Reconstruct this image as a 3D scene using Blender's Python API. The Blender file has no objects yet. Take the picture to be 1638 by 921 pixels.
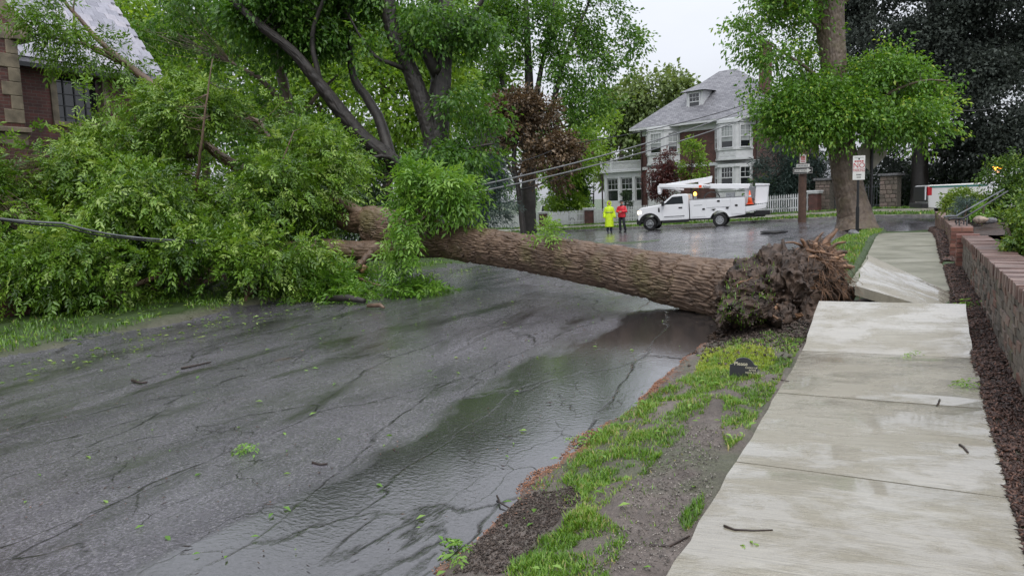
import bpy, bmesh, math, random
import numpy as np
from mathutils import Vector, Matrix, Euler

sc = bpy.context.scene
# ------------------------------------------------------------------ camera
W_, H_, F_ = 1638, 921, 1200.0
YAW, PITCH, ROLL = math.radians(28.3), math.radians(6.6), math.radians(1.9)
CAM = np.array([0, 0, 1.75])
FWD = np.array([-math.sin(YAW)*math.cos(PITCH), math.cos(YAW)*math.cos(PITCH), -math.sin(PITCH)])
R0 = np.array([math.cos(YAW), math.sin(YAW), 0.0]); U0 = np.cross(R0, FWD)
RGT = R0*math.cos(ROLL) - U0*math.sin(ROLL); UPV = U0*math.cos(ROLL) + R0*math.sin(ROLL)
cam_d = bpy.data.cameras.new('camera'); cam = bpy.data.objects.new('camera', cam_d)
sc.collection.objects.link(cam); sc.camera = cam
cam_d.sensor_width = 36; cam_d.lens = 36*F_/W_; cam_d.clip_start = .05; cam_d.clip_end = 3000
m = Matrix.Identity(4)
for i in range(3):
    m[i][0], m[i][1], m[i][2], m[i][3] = RGT[i], UPV[i], -FWD[i], CAM[i]
cam.matrix_world = m

# ------------------------------------------------------------------ sky, sun, exposure
wd = bpy.data.worlds.new('World'); sc.world = wd; wd.use_nodes = True
nt = wd.node_tree; nt.nodes.clear()
out = nt.nodes.new('ShaderNodeOutputWorld'); sky = nt.nodes.new('ShaderNodeTexSky')
SUN_EL, SUN_AZ = math.radians(58), math.radians(150)
sky.sky_type = 'NISHITA'; sky.sun_disc = False; sky.sun_elevation = SUN_EL; sky.sun_rotation = SUN_AZ
sky.dust_density = 4; sky.air_density = 1.0
hs = nt.nodes.new('ShaderNodeHueSaturation'); hs.inputs['Saturation'].default_value = .35
b1 = nt.nodes.new('ShaderNodeBackground'); b1.inputs[1].default_value = .05
nt.links.new(sky.outputs[0], hs.inputs['Color']); nt.links.new(hs.outputs[0], b1.inputs[0])
tc = nt.nodes.new('ShaderNodeTexCoord'); mp = nt.nodes.new('ShaderNodeMapping'); mp.inputs['Scale'].default_value = (1, 1, 2.5)
nz = nt.nodes.new('ShaderNodeTexNoise'); nz.inputs['Scale'].default_value = 2.2; nz.inputs['Detail'].default_value = 6
cr = nt.nodes.new('ShaderNodeValToRGB')
cr.color_ramp.elements[0].position = .3; cr.color_ramp.elements[0].color = (.56, .585, .65, 1)
cr.color_ramp.elements[1].position = .7; cr.color_ramp.elements[1].color = (.68, .70, .76, 1)
b2 = nt.nodes.new('ShaderNodeBackground'); b2.inputs[1].default_value = .72
nt.links.new(tc.outputs['Generated'], mp.inputs[0]); nt.links.new(mp.outputs[0], nz.inputs['Vector'])
nt.links.new(nz.outputs['Fac'], cr.inputs[0])
sxw = nt.nodes.new('ShaderNodeSeparateXYZ'); nt.links.new(tc.outputs['Generated'], sxw.inputs[0])
mz = nt.nodes.new('ShaderNodeMath'); mz.operation = 'MAXIMUM'; mz.inputs[1].default_value = 0; nt.links.new(sxw.outputs[2], mz.inputs[0])
mg = nt.nodes.new('ShaderNodeMath'); mg.operation = 'MULTIPLY_ADD'; mg.inputs[1].default_value = 1.9; mg.inputs[2].default_value = .85; nt.links.new(mz.outputs[0], mg.inputs[0])   # overcast: about three times brighter overhead
vm = nt.nodes.new('ShaderNodeVectorMath'); vm.operation = 'SCALE'; nt.links.new(cr.outputs[0], vm.inputs[0]); nt.links.new(mg.outputs[0], vm.inputs['Scale'])
nt.links.new(vm.outputs[0], b2.inputs[0])
ad = nt.nodes.new('ShaderNodeAddShader')
nt.links.new(b1.outputs[0], ad.inputs[0]); nt.links.new(b2.outputs[0], ad.inputs[1]); nt.links.new(ad.outputs[0], out.inputs[0])
sl = bpy.data.lights.new('sun', 'SUN'); sl.energy = 1.0; sl.angle = math.radians(30); sl.color = (1, .97, .93)
so = bpy.data.objects.new('sun', sl); sc.collection.objects.link(so)
sd = Vector((math.sin(SUN_AZ)*math.cos(SUN_EL), math.cos(SUN_AZ)*math.cos(SUN_EL), math.sin(SUN_EL)))
so.rotation_euler = sd.to_track_quat('Z', 'Y').to_euler(); so.location = (0, 0, 60)
sc.view_settings.view_transform = 'Standard'; sc.view_settings.look = 'None'
sc.view_settings.exposure = 0.28; sc.view_settings.gamma = 1
sc.render.resolution_x, sc.render.resolution_y = 1024, 575

# ------------------------------------------------------------------ helpers
random.seed(5)
def ss(a, b, t):
    if a > b: return 1-ss(b, a, t)
    t = np.clip((t-a)/(b-a), 0, 1); return t*t*(3-2*t)
CX, CY_ = .309, .951                       # normal of the cross street
def inroad(x, y):
    mm = np.minimum(np.minimum(x+9.1, -1.95-x), 36-y); c = CX*x+CY_*y
    return np.maximum(mm, np.minimum(c-27.5+4.5*ss(-7.5, -11.5, x), 38.6-c))
def G(x, y):
    x = np.asarray(x, float); y = np.asarray(y, float)
    z = .30*ss(0, 13, y)-.45*ss(18, 32, y)+.045*np.clip(x+13.5, -16, 11.5)*ss(24, 36, y)
    c = CX*x+CY_*y
    near = 1-ss(26, 28, c)
    z = z+(.13*ss(-2.1, -1.1, x)+.07*ss(-.5, .6, x)+.22*ss(15, 20, y)*ss(-2.1, -1.5, x))*near
    z = z+.1*ss(-9.05, -9.3, x)*(1-ss(20.5, 22.5, c))+.12*ss(38.6, 38.9, c)+.2*ss(39, 43, c)
    return z
def gz(x, y): return float(G(x, y))
def ray(px, py): return FWD+RGT*((px-W_/2)/F_)-UPV*((py-H_/2)/F_)
def at(px, py):
    d = ray(px, py); s = np.linspace(1.5, 140, 40000); P = CAM+d*s[:, None]
    k = np.argmax(P[:, 2] < G(P[:, 0], P[:, 1])); return Vector(P[k])
def dep(px, py, D): return Vector(CAM+ray(px, py)*D)
def onC(px, c, py=360):
    d = ray(px, py); n = np.array([CX, CY_, 0]); s = c/(d@n); P = CAM+d*s; return float(P[0]), float(P[1])

def hsh(a, b=0, c=0, s=0):
    v = np.sin(np.asarray(a)*127.1+np.asarray(b)*311.7+np.asarray(c)*74.7+s*53.3)*43758.5453
    return v-np.floor(v)
def vn(x, y, z=0, s=0):
    x = np.asarray(x, float); y = np.asarray(y, float); z = np.asarray(z, float)
    x, y, z = np.broadcast_arrays(x, y, z)
    i, j, k = np.floor(x), np.floor(y), np.floor(z); u, v, w = x-i, y-j, z-k
    u, v, w = u*u*(3-2*u), v*v*(3-2*v), w*w*(3-2*w); r = 0
    for a in (0, 1):
        for b in (0, 1):
            for c in (0, 1):
                r = r+hsh(i+a, j+b, k+c, s)*(u if a else 1-u)*(v if b else 1-v)*(w if c else 1-w)
    return r*2-1
def fbm(x, y, z=0, o=4, s=0):
    r = 0; a = 1
    for k in range(o):
        r = r+a*vn(np.asarray(x)*2**k, np.asarray(y)*2**k, np.asarray(z)*2**k, s+k); a *= .5
    return r

col = sc.collection
def put(o, parent=None):
    col.objects.link(o)
    if parent is not None: o.parent = parent
    return o
def tag(o, label=None, cat=None, group=None, kind=None):
    if label: o['label'] = label
    if cat: o['category'] = cat
    if group: o['group'] = group
    if kind: o['kind'] = kind
    return o
def thing(name, label, cat, loc=(0, 0, 0), rz=0, group=None, rot=None):
    o = bpy.data.objects.new(name, None); o.empty_display_size = .1; o.location = loc
    o.rotation_euler = rot if rot else (0, 0, rz); put(o); return tag(o, label, cat, group)
def copy_tree(o, parent=None):
    c = o.copy(); col.objects.link(c); c.parent = parent
    for ch in list(o.children): copy_tree(ch, c)
    return c

class MB:
    def __init__(s): s.v = []; s.f = []
    def add(s, vs, fs):
        n = len(s.v); s.v += [tuple(map(float, p)) for p in vs]; s.f += [tuple(n+i for i in f) for f in fs]; return s
    def box(s, x0, x1, y0, y1, z0, z1):
        return s.add([(x0, y0, z0), (x1, y0, z0), (x1, y1, z0), (x0, y1, z0), (x0, y0, z1), (x1, y0, z1), (x1, y1, z1), (x0, y1, z1)],
                     [(3, 2, 1, 0), (4, 5, 6, 7), (0, 1, 5, 4), (1, 2, 6, 5), (2, 3, 7, 6), (3, 0, 4, 7)])
    def bar(s, a, b, w, h, up=(0, 0, 1)):
        a, b = Vector(a), Vector(b); d = (b-a).normalized(); r = d.cross(Vector(up)).normalized(); u = r.cross(d)
        vs = [p+r*(i*w/2)+u*(j*h/2) for p in (a, b) for i, j in ((-1, -1), (1, -1), (1, 1), (-1, 1))]
        return s.add(vs, [(0, 1, 2, 3), (7, 6, 5, 4), (0, 4, 5, 1), (1, 5, 6, 2), (2, 6, 7, 3), (3, 7, 4, 0)])
    def tube(s, pts, rad, n=8, cap=True):
        pts = [Vector(p) for p in pts]
        if not hasattr(rad, '__len__'): rad = [rad]*len(pts)
        d0 = (pts[1]-pts[0]).normalized(); u = d0.orthogonal().normalized(); vs = []
        for i, p in enumerate(pts):
            d = (pts[min(i+1, len(pts)-1)]-pts[max(i-1, 0)]).normalized()
            u = (u-d*u.dot(d)).normalized(); w = d.cross(u)
            vs += [p+(u*math.cos(2*math.pi*k/n)+w*math.sin(2*math.pi*k/n))*rad[i] for k in range(n)]
        fs = [(i*n+k, i*n+(k+1) % n, (i+1)*n+(k+1) % n, (i+1)*n+k) for i in range(len(pts)-1) for k in range(n)]
        if cap: fs += [tuple(range(n-1, -1, -1)), tuple(range((len(pts)-1)*n, len(pts)*n))]
        return s.add(vs, fs)
    def cap(s, a, b, r0, r1, n=10):
        a, b = Vector(a), Vector(b); d = (b-a).normalized()
        pts = [a-d*r0*.97, a-d*r0*.7, a, b, b+d*r1*.7, b+d*r1*.97]
        return s.tube(pts, [r0*.2, r0*.7, r0, r1, r1*.7, r1*.2], n)
    def ell(s, c, r, n=14, m=9):
        vs = []; c = Vector(c)
        for i in range(m+1):
            t = math.pi*(.02+.96*i/m)
            vs += [c+Vector((r[0]*math.sin(t)*math.cos(2*math.pi*k/n), r[1]*math.sin(t)*math.sin(2*math.pi*k/n), r[2]*math.cos(t))) for k in range(n)]
        fs = [(i*n+k, (i+1)*n+k, (i+1)*n+(k+1) % n, i*n+(k+1) % n) for i in range(m) for k in range(n)]
        fs += [tuple(range(n)), tuple(range((m+1)*n-1, m*n-1, -1))]
        return s.add(vs, fs)
    def loft(s, rings, n=16):              # rings: (cx,cy,z,rx,ry)
        vs = [(cx+rx*math.cos(2*math.pi*k/n), cy+ry*math.sin(2*math.pi*k/n), z) for cx, cy, z, rx, ry in rings for k in range(n)]
        L = len(rings)
        fs = [(i*n+k, i*n+(k+1) % n, (i+1)*n+(k+1) % n, (i+1)*n+k) for i in range(L-1) for k in range(n)]
        fs += [tuple(range(n-1, -1, -1)), tuple(range((L-1)*n, L*n))]
        return s.add(vs, fs)
    def prism(s, poly, y0, y1):            # poly in (x,z), extruded along y
        n = len(poly)
        vs = [(x, y0, z) for x, z in poly]+[(x, y1, z) for x, z in poly]
        fs = [tuple(range(n)), tuple(range(2*n-1, n-1, -1))]+[(i, i+n, (i+1) % n+n, (i+1) % n) for i in range(n)]
        return s.add(vs, fs)
    def disc(s, c, r0, r1, y0, y1, n=24):   # ring or disc about the y axis
        vs = []
        for y in (y0, y1):
            for r in (r0, r1):
                vs += [(c[0]+r*math.cos(2*math.pi*k/n), y, c[1]+r*math.sin(2*math.pi*k/n)) for k in range(n)]
        fs = []
        for k in range(n):
            q = (k+1) % n
            fs += [(k, q, n+q, n+k), (2*n+k, 3*n+k, 3*n+q, 2*n+q), (n+k, n+q, 3*n+q, 3*n+k), (k, 2*n+k, 2*n+q, q)]
        return s.add(vs, fs)
    def mesh(s, name, mat=None, smooth=False):
        me = bpy.data.meshes.new(name); me.from_pydata(s.v, [], s.f); me.validate()
        if mat: me.materials.append(mat)
        bm = bmesh.new(); bm.from_mesh(me); bmesh.ops.recalc_face_normals(bm, faces=bm.faces); bm.to_mesh(me); bm.free()
        if smooth: me.polygons.foreach_set('use_smooth', [True]*len(me.polygons))
        return me
    def build(s, name, mat, parent=None, smooth=False, bevel=0, loc=None, rot=None, seg=2):
        o = put(bpy.data.objects.new(name, s.mesh(name, mat, smooth)), parent)
        if bevel:
            b = o.modifiers.new('bevel', 'BEVEL'); b.width = bevel; b.segments = seg; b.limit_method = 'ANGLE'
        if loc is not None: o.location = loc
        if rot is not None: o.rotation_euler = rot
        return o

def big(name, V, Fq, mat, parent=None, attrs=None, smooth=False):
    """numpy mesh: V (n,3); Fq (m,3|4); attrs name -> per-vertex float"""
    k = Fq.shape[1]; me = bpy.data.meshes.new(name)
    me.vertices.add(len(V)); me.vertices.foreach_set('co', np.ascontiguousarray(V, np.float32).ravel())
    me.loops.add(Fq.size); me.loops.foreach_set('vertex_index', np.ascontiguousarray(Fq, np.int32).ravel())
    me.polygons.add(len(Fq)); me.polygons.foreach_set('loop_start', np.arange(0, Fq.size, k, dtype=np.int32))
    try: me.polygons.foreach_set('loop_total', np.full(len(Fq), k, np.int32))
    except Exception: pass
    if smooth: me.polygons.foreach_set('use_smooth', np.ones(len(Fq), bool))
    for a, val in (attrs or {}).items():
        at_ = me.attributes.new(a, 'FLOAT', 'POINT'); at_.data.foreach_set('value', np.ascontiguousarray(val, np.float32))
    me.update(calc_edges=True)
    if mat: me.materials.append(mat)
    return put(bpy.data.objects.new(name, me), parent)

# ------------------------------------------------------------------ materials
MATS = {}
class N:
    def __init__(s, name):
        s.m = bpy.data.materials.new(name); s.m.use_nodes = True; s.t = s.m.node_tree
        s.b = s.t.nodes['Principled BSDF']; s.o = s.t.nodes['Material Output']; MATS[name] = s.m
    def n(s, typ, **kw):
        nd = s.t.nodes.new('ShaderNode'+typ)
        for k, v in kw.items():
            if k in nd.inputs.keys(): nd.inputs[k].default_value = v
            else: setattr(nd, k, v)
        return nd
    def l(s, a, b): s.t.links.new(a, b); return s
    def co(s, scale=(1, 1, 1), rot=(0, 0, 0)):
        t = s.n('TexCoord'); mp = s.n('Mapping'); mp.inputs['Scale'].default_value = scale; mp.inputs['Rotation'].default_value = rot
        s.l(t.outputs['Object'], mp.inputs[0]); return mp.outputs[0]
    def noise(s, vec, scale, detail=4, rough=.55, dist=0):
        q = s.n('TexNoise', Scale=scale, Detail=detail, Roughness=rough, Distortion=dist); s.l(vec, q.inputs['Vector']); return q.outputs['Fac']
    def ramp(s, fac, stops):
        r = s.n('ValToRGB'); e = r.color_ramp.elements
        while len(e) < len(stops): e.new(.5)
        for k, (p, c) in enumerate(stops):
            e[k].position = p; e[k].color = tuple(c)+(1,) if hasattr(c, '__len__') else (c, c, c, 1)
        s.l(fac, r.inputs[0]); return r.outputs[0]
    def mix(s, fac, a, b, typ='MIX'):
        x = s.n('MixRGB', blend_type=typ)
        for v, i in ((fac, 0), (a, 1), (b, 2)):
            if hasattr(v, 'is_linked') or hasattr(v, 'links'): s.l(v, x.inputs[i])
            else: x.inputs[i].default_value = v if i == 0 else tuple(v)+(1,)
        return x.outputs[0]
    def math(s, op, a, b=0.0, c=None):
        x = s.n('Math', operation=op)
        for i, v in enumerate((a, b) if c is None else (a, b, c)):
            if hasattr(v, 'links'): s.l(v, x.inputs[i])
            else: x.inputs[i].default_value = v
        return x.outputs[0]
    def bump(s, h, strength=.4, dist=.01, prev=None):
        b = s.n('Bump', Strength=strength, Distance=dist); s.l(h, b.inputs['Height'])
        if prev is not None: s.l(prev, b.inputs['Normal'])
        return b.outputs[0]
    def set(s, **kw):
        for k, v in kw.items():
            i = s.b.inputs[k.replace('_', ' ')]
            if hasattr(v, 'links'): s.l(v, i)
            else: i.default_value = v if not hasattr(v, '__len__') or len(v) == 4 else tuple(v)+(1,)
        return s

def plain(name, c, rough=.5, var=.15, scale=6, bump=0, metal=0, c2=None):
    k = N(name); v = k.co()
    f = k.noise(v, scale, 5)
    c2 = c2 or tuple(x*(1-2*var) for x in c); c1 = tuple(min(1, x*(1+var)) for x in c)
    k.set(Base_Color=k.ramp(f, [(.3, c2), (.7, c1)]), Roughness=rough, Metallic=metal)
    if bump: k.set(Normal=k.bump(k.noise(v, scale*6, 4), bump, .01))
    return k.m
def glow(name, c, e):
    k = N(name); k.set(Base_Color=c, Emission_Color=c, Emission_Strength=e, Roughness=.3); return k.m
def leafmat(name, stops, trans=.35, rough=.38, tr=None, spec=.5):
    k = N(name); a = k.n('Attribute', attribute_name='tint')
    colr = k.ramp(a.outputs['Fac'], stops); k.set(Base_Color=colr, Roughness=rough, Specular_IOR_Level=spec)
    t = k.n('BsdfTranslucent'); mx = k.n('MixShader'); mx.inputs[0].default_value = trans
    k.l(k.mix(1.0, colr, tr or (1.15, 1.1, .45), 'MULTIPLY'), t.inputs[0])
    k.l(k.b.outputs[0], mx.inputs[1]); k.l(t.outputs[0], mx.inputs[2]); k.l(mx.outputs[0], k.o.inputs[0]); return k.m
def brick_mat(name, c1, c2, mortar, scale=1.0, plane='yz', bump=.5):
    k = N(name); t = k.n('TexCoord'); sx = k.n('SeparateXYZ'); cx = k.n('CombineXYZ'); k.l(t.outputs['Object'], sx.inputs[0])
    k.l(sx.outputs[{'x': 0, 'y': 1, 'z': 2}[plane[0]]], cx.inputs[0]); k.l(sx.outputs[{'x': 0, 'y': 1, 'z': 2}[plane[1]]], cx.inputs[1])
    b = k.n('TexBrick', Scale=scale); b.inputs['Color1'].default_value = c1+(1,); b.inputs['Color2'].default_value = c2+(1,); b.inputs['Mortar'].default_value = mortar+(1,)
    b.inputs['Brick Width'].default_value = .215; b.inputs['Row Height'].default_value = .075; b.inputs['Mortar Size'].default_value = .008; b.inputs['Mortar Smooth'].default_value = .3
    k.l(cx.outputs[0], b.inputs['Vector'])
    nzf = k.noise(t.outputs['Object'], 3, 6); big_ = k.ramp(nzf, [(.3, .65), (.7, 1.25)])
    k.set(Base_Color=k.mix(1.0, b.outputs['Color'], big_, 'MULTIPLY'), Roughness=.7)
    inv = k.math('SUBTRACT', 1.0, b.outputs['Fac']); k.set(Normal=k.bump(inv, bump, .012)); return k.m

# asphalt, wet
k = N('asphalt'); v = k.co()
fine = k.noise(v, 52, 5, .8); mid = k.noise(v, 9, 5); bigN = k.noise(k.co((1, .35, 1)), .9, 5, .6, .6)
vo = k.n('TexVoronoi', Scale=90.0); k.l(v, vo.inputs['Vector'])
base = k.mix(.75, k.ramp(bigN, [(.3, (.048, .045, .052)), (.7, (.116, .109, .122))]), k.ramp(fine, [(.36, .16), (.5, .85), (.64, 2.3)]), 'MULTIPLY')
stone = k.ramp(vo.outputs['Color'], [(.82, 0.0), (.9, 1.0)])
base = k.mix(k.math('MULTIPLY', stone, .5), base, (.27, .26, .25))
# cracks
def crack(scale, sc3, wid, dist, off=0):
    mpv = k.co(sc3, (0, 0, off)); wv = k.n('TexNoise', Scale=dist[0], Detail=5.0); k.l(mpv, wv.inputs['Vector'])
    ad_ = k.n('VectorMath', operation='MULTIPLY_ADD'); k.l(wv.outputs['Color'], ad_.inputs[0]); ad_.inputs[1].default_value = (dist[1],)*3; k.l(mpv, ad_.inputs[2])
    vv = k.n('TexVoronoi', Scale=scale, feature='DISTANCE_TO_EDGE'); k.l(ad_.outputs[0], vv.inputs['Vector'])
    return k.ramp(vv.outputs['Distance'], [(0, 1.0), (wid, 0.0)])
c1 = crack(.85, (1.25, .4, 1), .014, (2.2, .5), .12); c2 = crack(2.3, (1, .55, 1), .009, (2.5, .45), .3)
patch = k.ramp(k.noise(v, .55, 3), [(.48, 0.0), (.62, 1.0)])
crk = k.math('MAXIMUM', c1, k.math('MULTIPLY', c2, patch))
brk = k.ramp(k.noise(v, 3.5, 6, .7), [(.38, 0.0), (.56, 1.0)])
crk = k.math('MULTIPLY', crk, brk)
base = k.mix(k.math('MULTIPLY', crk, .95), base, (.006, .0055, .005))
lit = k.ramp(k.noise(k.co((1, .5, 1)), 3.3, 6, .65), [(.66, 0.0), (.72, 1.0)])
base = k.mix(k.math('MULTIPLY', lit, .35), base, (.11, .07, .045))
# standing water along the right gutter
sx = k.n('SeparateXYZ'); k.l(k.co(), sx.inputs[0])
wob = k.math('MULTIPLY_ADD', k.noise(k.co((1, .45, 1)), 1.1, 4), 1.7, -.85)
gx = k.math('ADD', sx.outputs[0], wob)
pud = k.math('MULTIPLY', k.ramp(k.math('ADD', gx, 4.2), [(.8, 0.0), (1.0, 1.0)]), k.ramp(k.math('MULTIPLY', sx.outputs[1], .05), [(.48, 1.0), (.62, 0.0)]))
spots = k.ramp(k.noise(k.co((1.5, .38, 1), (0, 0, .1)), 1.5, 7, .62, .5), [(.5, 0.0), (.66, 1.0)])
wet = k.math('MAXIMUM', pud, k.math('MULTIPLY', spots, .8))
base = k.mix(k.math('MULTIPLY', wet, .75), base, (.013, .013, .011))
rgh = k.mix(wet, k.ramp(mid, [(.3, .16), (.7, .32)]), (.05, .05, .05))
h = k.math('MULTIPLY', k.math('ADD', fine, k.math('MULTIPLY', vo.outputs['Distance'], .7)), k.math('SUBTRACT', 1.0, k.math('MULTIPLY', wet, .9)))
rip = k.n('TexNoise', Scale=26.0, Detail=3.0); k.l(k.co((1, 1.4, 1)), rip.inputs['Vector'])
n1 = k.bump(h, .7, .007); n2 = k.bump(k.math('SUBTRACT', 1.0, crk), .8, .02, n1)
n3 = k.bump(k.math('MULTIPLY', rip.outputs['Fac'], wet), .16, .01, n2)
film = k.ramp(k.noise(k.co((1.1, .5, 1)), .8, 6, .65, .4), [(.36, .15), (.62, .95)])
k.set(Base_Color=base, Roughness=rgh, Normal=n3, Specular_IOR_Level=.5, Coat_Weight=k.math('MULTIPLY', k.math('MAXIMUM', film, wet), k.math('SUBTRACT', 1.0, k.math('MULTIPLY', crk, .8))), Coat_Roughness=k.mix(wet, k.ramp(mid, [(.3, .1), (.7, .24)]), (.03,)*3), Coat_Normal=k.bump(k.math('ADD', k.math('MULTIPLY', rip.outputs['Fac'], wet), k.math('MULTIPLY', fine, k.math('SUBTRACT', .8, k.math('MULTIPLY', wet, .7)))), .14, .008), Coat_IOR=1.4)
ASPH = k.m

# concrete slab, wet broomed
k = N('concrete'); v = k.co()
br = k.noise(k.co((3, 110, 3)), 1.0, 4, .7); bl = k.noise(v, 1.3, 5, .6); gr = k.noise(v, 160, 2)
base = k.ramp(bl, [(.25, (.235, .213, .163)), (.5, (.275, .254, .2)), (.75, (.305, .287, .235))])
base = k.mix(.35, base, k.ramp(gr, [(.3, .6), (.7, 1.3)]), 'MULTIPLY')
stn = k.ramp(k.noise(k.co((.8, 2.5, 1)), 1.4, 6, .6, .5), [(.52, 0.0), (.64, 1.0)])
base = k.mix(k.math('MULTIPLY', stn, .28), base, (.22, .195, .145))
wetp = k.ramp(k.noise(k.co((1.5, 3.0, 1)), 1.0, 6, .7, .3), [(.44, 0.0), (.56, 1.0)])
base = k.mix(k.math('MULTIPLY', wetp, .22), base, (.21, .195, .155))
base = k.mix(.4, base, k.ramp(br, [(.35, .55), (.65, 1.3)]), 'MULTIPLY')
k.set(Base_Color=base, Roughness=k.mix(wetp, (.3,)*3, (.1,)*3), Normal=k.bump(k.math('MULTIPLY', br, k.math('SUBTRACT', 1.3, wetp)), .7, .008), Coat_Weight=wetp, Coat_Roughness=.04)
CONC = k.m
k = N('old_concrete'); v = k.co()
base = k.ramp(k.noise(k.co((1, 1.6, 1)), 1.6, 6, .65), [(.3, (.13, .125, .095)), (.55, (.26, .25, .20)), (.75, (.34, .33, .29))])
k.set(Base_Color=base, Roughness=.33, Normal=k.bump(k.noise(v, 60, 4), .3, .006)); OLDC = k.m

# ground: soil, turf underlay, needle litter beside the road
k = N('soil'); v = k.co(); sx = k.n('SeparateXYZ'); k.l(v, sx.inputs[0])
fine = k.noise(v, 40, 5, .7); mid = k.noise(v, 3, 5)
soil = k.mix(.7, k.ramp(mid, [(.3, (.085, .068, .056)), (.7, (.19, .158, .138))]), k.ramp(fine, [(.3, .5), (.75, 1.5)]), 'MULTIPLY')
turf = k.mix(.6, (.035, .065, .012), k.ramp(fine, [(.3, .5), (.7, 1.4)]), 'MULTIPLY')
needle = k.mix(.6, (.27, .12, .065), k.ramp(k.noise(v, 70, 4), [(.3, .45), (.7, 1.5)]), 'MULTIPLY')
nx = k.math('ADD', sx.outputs[0], k.math('MULTIPLY_ADD', k.noise(v, 2.2, 4), .5, -.25))
ned = k.math('MULTIPLY', k.ramp(k.math('ADD', nx, 2.5), [(.0, 0.0), (.1, 1.0), (.5, 1.0), (.62, 0.0)]), k.ramp(k.math('MULTIPLY', sx.outputs[1], .1), [(.85, 1.0), (.95, 0.0)]))
far = k.ramp(k.math('MULTIPLY', sx.outputs[1], .05), [(.42, 0.0), (.5, 1.0)])
left = k.ramp(k.math('MULTIPLY_ADD', sx.outputs[0], -.05, 0.0), [(.44, 0.0), (.48, 1.0)])
tmask = k.math('MAXIMUM', k.math('MAXIMUM', far, left), k.math('MULTIPLY', k.ramp(k.noise(v, 1.5, 3), [(.5, 0.0), (.6, 1.0)]), .5))
base = k.mix(ned, k.mix(tmask, soil, turf), needle)
wt = k.ramp(k.noise(k.co((1, .8, 1)), 2.4, 4), [(.52, 0.0), (.62, 1.0)])
k.set(Base_Color=base, Roughness=k.mix(wt, (.6,)*3, (.22,)*3), Normal=k.bump(k.math('ADD', fine, k.noise(v, 120, 3)), .8, .02)); SOIL = k.m

def bark_mat(name, c0, c1, c2, moss=0):
    k = N(name); v = k.co(); f = k.noise(v, 5, 6, .65); g = k.noise(v, 45, 4, .7)
    b = k.ramp(f, [(.25, c0), (.5, c1), (.78, c2)]); b = k.mix(.6, b, k.ramp(g, [(.3, .5), (.7, 1.45)]), 'MULTIPLY')
    if moss:
        mm = k.ramp(k.noise(v, 1.6, 5), [(.52, 0.0), (.66, 1.0)]); b = k.mix(k.math('MULTIPLY', mm, moss), b, (.09, .085, .022))
    k.set(Base_Color=b, Roughness=.55, Normal=k.bump(g, .6, .012)); return k.m
BARK = bark_mat('wet_bark', (.05, .031, .02), (.12, .077, .05), (.205, .14, .095), .55)
BARK2 = bark_mat('grey_bark', (.055, .038, .026), (.11, .08, .057), (.19, .145, .105), .3)
DARKBARK = bark_mat('dark_bark', (.012, .0105, .009), (.025, .021, .018), (.05, .042, .035))
DIRT = plain('dark_earth', (.062, .039, .026), .7, .6, 7, 1.0, c2=(.013, .009, .007))
ROOTM = plain('root_fibre', (.15, .08, .042), .6, .6, 10)
WOODR = plain('torn_wood', (.28, .16, .09), .6, .4, 14, .5)
LEAF = dict(
    ash=leafmat('ash_leaf', [(0, (.035, .085, .01)), (.4, (.115, .23, .022)), (.75, (.2, .34, .04)), (1, (.33, .45, .12))], .34, .3),
    sprout=leafmat('ash_sprout_leaf', [(0, (.07, .17, .02)), (.5, (.14, .30, .035)), (1, (.27, .44, .09))], .4, .34),
    maple=leafmat('maple_leaf', [(0, (.028, .08, .013)), (.5, (.085, .205, .03)), (1, (.19, .33, .06))], .48),
    lime=leafmat('lime_leaf', [(0, (.08, .17, .02)), (.5, (.18, .32, .035)), (1, (.32, .45, .08))], .5),
    right=leafmat('bright_maple_leaf', [(0, (.045, .12, .014)), (.5, (.11, .25, .03)), (.85, (.2, .37, .05)), (1, (.36, .47, .07))], .42),
    copper=leafmat('copper_leaf', [(0, (.05, .034, .02)), (.5, (.12, .085, .05)), (1, (.22, .15, .085))], .3, tr=(1.1, .9, .6)),
    beech=leafmat('dark_beech_leaf', [(0, (.03, .04, .033)), (.5, (.062, .076, .064)), (1, (.1, .118, .1))], .3, .6, (1, 1, .9), .2),
    spruce=leafmat('blue_spruce_needle', [(0, (.02, .042, .034)), (.5, (.05, .085, .07)), (1, (.1, .15, .13))], .15, .5, (1, 1, .9)),
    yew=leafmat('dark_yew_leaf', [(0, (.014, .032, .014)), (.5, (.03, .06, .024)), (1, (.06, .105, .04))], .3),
    far=leafmat('far_leaf', [(0, (.1, .15, .05)), (.5, (.17, .24, .08)), (1, (.25, .32, .13))], .35),  # leaf tones lightened so distance haze is part of the colour
    purple=leafmat('purple_leaf', [(0, (.04, .013, .014)), (.5, (.095, .032, .03)), (1, (.17, .07, .055))], .35, tr=(1.2, .6, .5)),
    box=leafmat('boxwood_leaf', [(0, (.03, .075, .012)), (.5, (.085, .17, .022)), (1, (.23, .32, .045))], .3),
    grass=leafmat('grass_blade', [(0, (.05, .12, .012)), (.5, (.12, .25, .024)), (.85, (.22, .35, .045)), (1, (.4, .35, .14))], .3, .4),
    moss=leafmat('yellow_turf_blade', [(0, (.15, .23, .015)), (.5, (.28, .38, .03)), (1, (.42, .44, .1))], .3, .5),
)
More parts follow.
